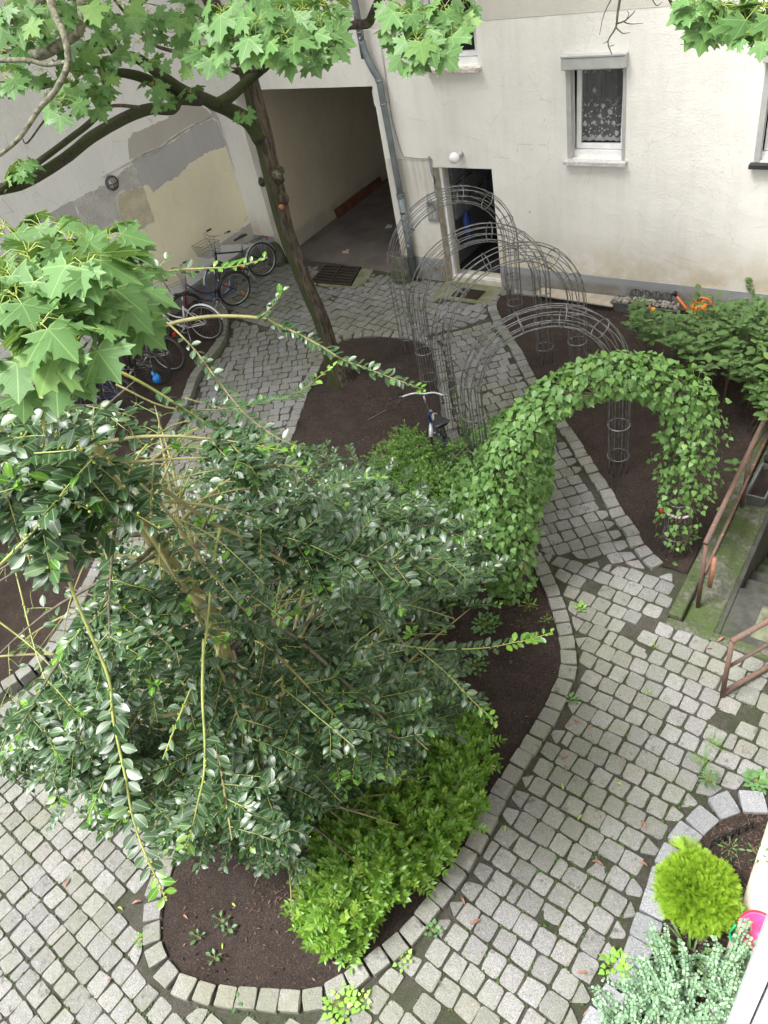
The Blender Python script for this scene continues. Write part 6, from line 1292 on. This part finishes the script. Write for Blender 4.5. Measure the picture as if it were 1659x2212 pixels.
for w_ in ((735, 2170, .13, 34, L_VINE, M_weed, 'bright green lobed weed on the front kerb stones', .06, .045), (780, 2160, .07, 14, L_VINE, M_weed, 'smaller green weed right of the lobed weed on the front kerb', .04, .035),
    (1330, 2090, .10, 22, L_VINE, M_weed, 'yellow green leafy weed beside the clean corner kerb', .08, .05), (935, 2010, .06, 10, L_VINE, M_weed2, 'small weed outside the front kerb below the low shrub', .04, .035), (870, 2075, .07, 12, L_VINE, M_weed, 'weed cluster in the joint outside the front kerb', .04, .035),
    (1007, 1870, .05, 8, L_ROUND, M_weed, 'row of tiny clover like leaves on the right kerb', .03, .03), (1530, 1690, .06, 34, L_LANCE, M_weed2, 'upright feathery green weed near the corner bed', .14, .05), (1635, 1690, .09, 24, L_VINE, M_weed2, 'ragged grey green weed at the right edge above the corner bed', .06, .05),
    (305, 2030, .05, 12, L_ROUND, M_weed, 'bright weed in the joint left of the front bed', .03, .03), (430, 2025, .04, 5, L_HOLLY, M_weed2, 'dark holly seedling in the bare soil, left one', .06, .05), (480, 1990, .06, 6, L_HOLLY, M_weed2, 'dark holly seedling in the bare soil, upper one', .07, .05), (465, 2070, .04, 5, L_HOLLY, M_weed2, 'dark holly seedling in the bare soil, lowest one', .05, .05), (495, 2010, .04, 5, L_HOLLY, M_weed2, 'dark holly seedling in the bare soil, right one', .06, .05),
    (516, 2165, .04, 5, L_HOLLY, M_weed2, 'holly seedling growing between the front kerb stones', .05, .05), (1397, 1497, .03, 7, L_LANCE, M_weed, 'tiny star shaped weed in a joint in the middle of the right paving', .02, .03), (1145, 1310, .08, 16, L_LANCE, M_weed, 'green weed on the soil near the vine foot', .06, .05), (1180, 1340, .05, 9, L_LANCE, M_weed, 'small weed at the kerb below the vine foot', .04, .04), (1050, 1350, .14, 30, L_VINE, M_weed2, 'dark green ground weeds on the shaded soil under the evergreen', .05, .05), (1030, 1440, .12, 20, L_VINE, M_weed2, 'dark weeds on the soil behind the long evergreen shoot', .05, .045),
    (1235, 1510, .05, 9, L_VINE, M_weed2, 'small weed at the right kerb near the fallen leaves', .03, .035), (1255, 1315, .05, 7, L_VINE, M_weed, 'withered yellow weed in the gap where the paving patterns meet', .03, .05), (1480, 1160, .14, 26, L_VINE, M_vine, 'vine seedlings round the foot of the right arch leg', .05, .05), (1640, 1850, .08, 12, L_LANCE, M_weed2, 'spindly weed behind the edging fence of the corner bed', .08, .05), (1575, 1835, .07, 12, L_LANCE, M_weed2, 'grey green seedling in front of the edging fence', .05, .05), (1415, 1395, .02, 6, L_LANCE, M_weed, 'single sprig of weed on the setts below the stair corner', .02, .03)): weed(*w_)
for (x, y, lb) in ((1540, 1610, 'tuft of thin grass in the joints near the right edge'), (1520, 1650, 'straggling grass stems above the feathery weed')):
    g = Leaves(*blade([(0, .01), (.5, .014), (1, 0)], .1, .5)); 
    for i in range(34): a = random.random()*6.28; g.add(G(x, y, 0)+V3(random.uniform(-.02, .02), random.uniform(-.02, .02), 0), nrm(V3(math.cos(a)*.8, math.sin(a)*.8, random.uniform(.2, 1))), UP, random.uniform(.08, .2))
    tag(g.build('grass_tuft', M_weed), lb, 'grass', 'grass tufts in the paving')
# fallen leaves ---------------------------------------------------------
M_fall = simple('fallen_leaf', (.26, .13, .09), (.17, .085, .06), 30, .7); M_fall2 = simple('green_fallen_leaf', (.28, .38, .06), None, 10, .6)
FL = [(1228, 1558, 0, 'curled brown leaf beside the small weed at the right kerb'), (1255, 1562, 1, 'long reddish leaf, middle one of the row near the right kerb weed'), (1270, 1570, 0, 'small brown leaf at the right end of the row near the right kerb weed'),
 (1210, 1640, 1, 'long reddish leaf lying against the right kerb below the weed'), (1222, 1668, 0, 'small reddish leaf on a sett just below the long leaf at the right kerb'), (1340, 1640, 0, 'small brown leaf alone in the middle of the right paving'), (1175, 1592, 1, 'long reddish leaf just outside the right kerb bend'),
 (1235, 1730, 2, 'green leaf farthest left of the loose green leaves on the right paving'), (1330, 1690, 2, 'yellow green leaf near the feathery weed'), (1258, 1758, 2, 'lowest green leaf on the right paving between kerb and conifer'), (1090, 1795, 2, 'green leaf lying close to the kerb beside the low shrub'), (1215, 1690, 2, 'topmost green leaf on the right paving below the reddish ones'),
 (995, 1935, 1, 'reddish leaf on the setts outside the kerb below the low shrub'), (1040, 1985, 1, 'long reddish leaf in the open paving at the bottom centre'), (1245, 2100, 1, 'large reddish leaf in the paving left of the pale shrub'), (1287, 2180, 1, 'reddish leaf at the bottom edge beside the pale shrub'),
 (1385, 1770, 1, 'reddish leaf on the setts left of the conifer top'), (1465, 1830, 0, 'brown leaf tucked beside the corner kerb at the conifer'), (1400, 1870, 1, 'reddish leaf left of the conifer near the corner kerb'), (150, 1895, 1, 'brown leaf on the paving at the far lower left'), (230, 2125, 0, 'brown leaf in the lower left corner of the paving'),
 (395, 1975, 0, 'brown leaf on the bare soil near the left kerb'), (305, 1945, 1, 'reddish leaf on the setts beside the left kerb of the front bed'), (500, 1950, 2, 'green leaf on the bare soil below the evergreen'), (480, 2050, 2, 'green leaf on the bare soil between the seedlings'), (1480, 1290, 1, 'reddish leaf by the corner of the mossy stair kerb'),
 (1540, 1400, 0, 'brown leaf on the stair threshold below the handrail'), (1100, 850, 1, 'brown leaf on the path under the iron arches'), (1565, 1375, 1, 'reddish leaf at the stair threshold edge'), (265, 1965, 2, 'green leaf on the paving at the lower left'), (1305, 1870, 1, 'reddish leaf in the middle of the paving left of the conifer')]
LF = blade([(0, .02), (.2, .10), (.5, .15), (.8, .09), (1, 0)], .5, .8)
for x, y, k_, lb in FL:
    g = Leaves(*LF); a = random.random()*6.28; g.add(G(x, y, .02), V3(math.cos(a), math.sin(a), .08), nrm(UP+uni()*.25), random.uniform(.07, .11) if k_ == 1 else random.uniform(.045, .07))
    tag(g.build('fallen_leaf', M_fall2 if k_ == 2 else M_fall), lb, 'leaf', 'fallen green leaves' if k_ == 2 else 'fallen reddish leaves')
tag(MB().tube([G(337, 2010, .02), G(345, 2040, .02), G(355, 2072, .02)], [.004, .006, .004], 5).build('stick', M_hold), 'thin dark stick lying on the setts at the lower left', 'stick')
tag(MB().tube([G(1590, 3400/1.8517, .03), G(1600, 1880, .03)], .003, 4).build('stick', M_hold), 'thin straw coloured stick on the soil of the corner bed', 'stick')
tag(MB().tube([G(795, 908, .03), G(835, 885, .03)], [.012, .008], 5).build('stick', M_hold), 'brown stick lying on the dark soil behind the folding bicycle', 'stick')
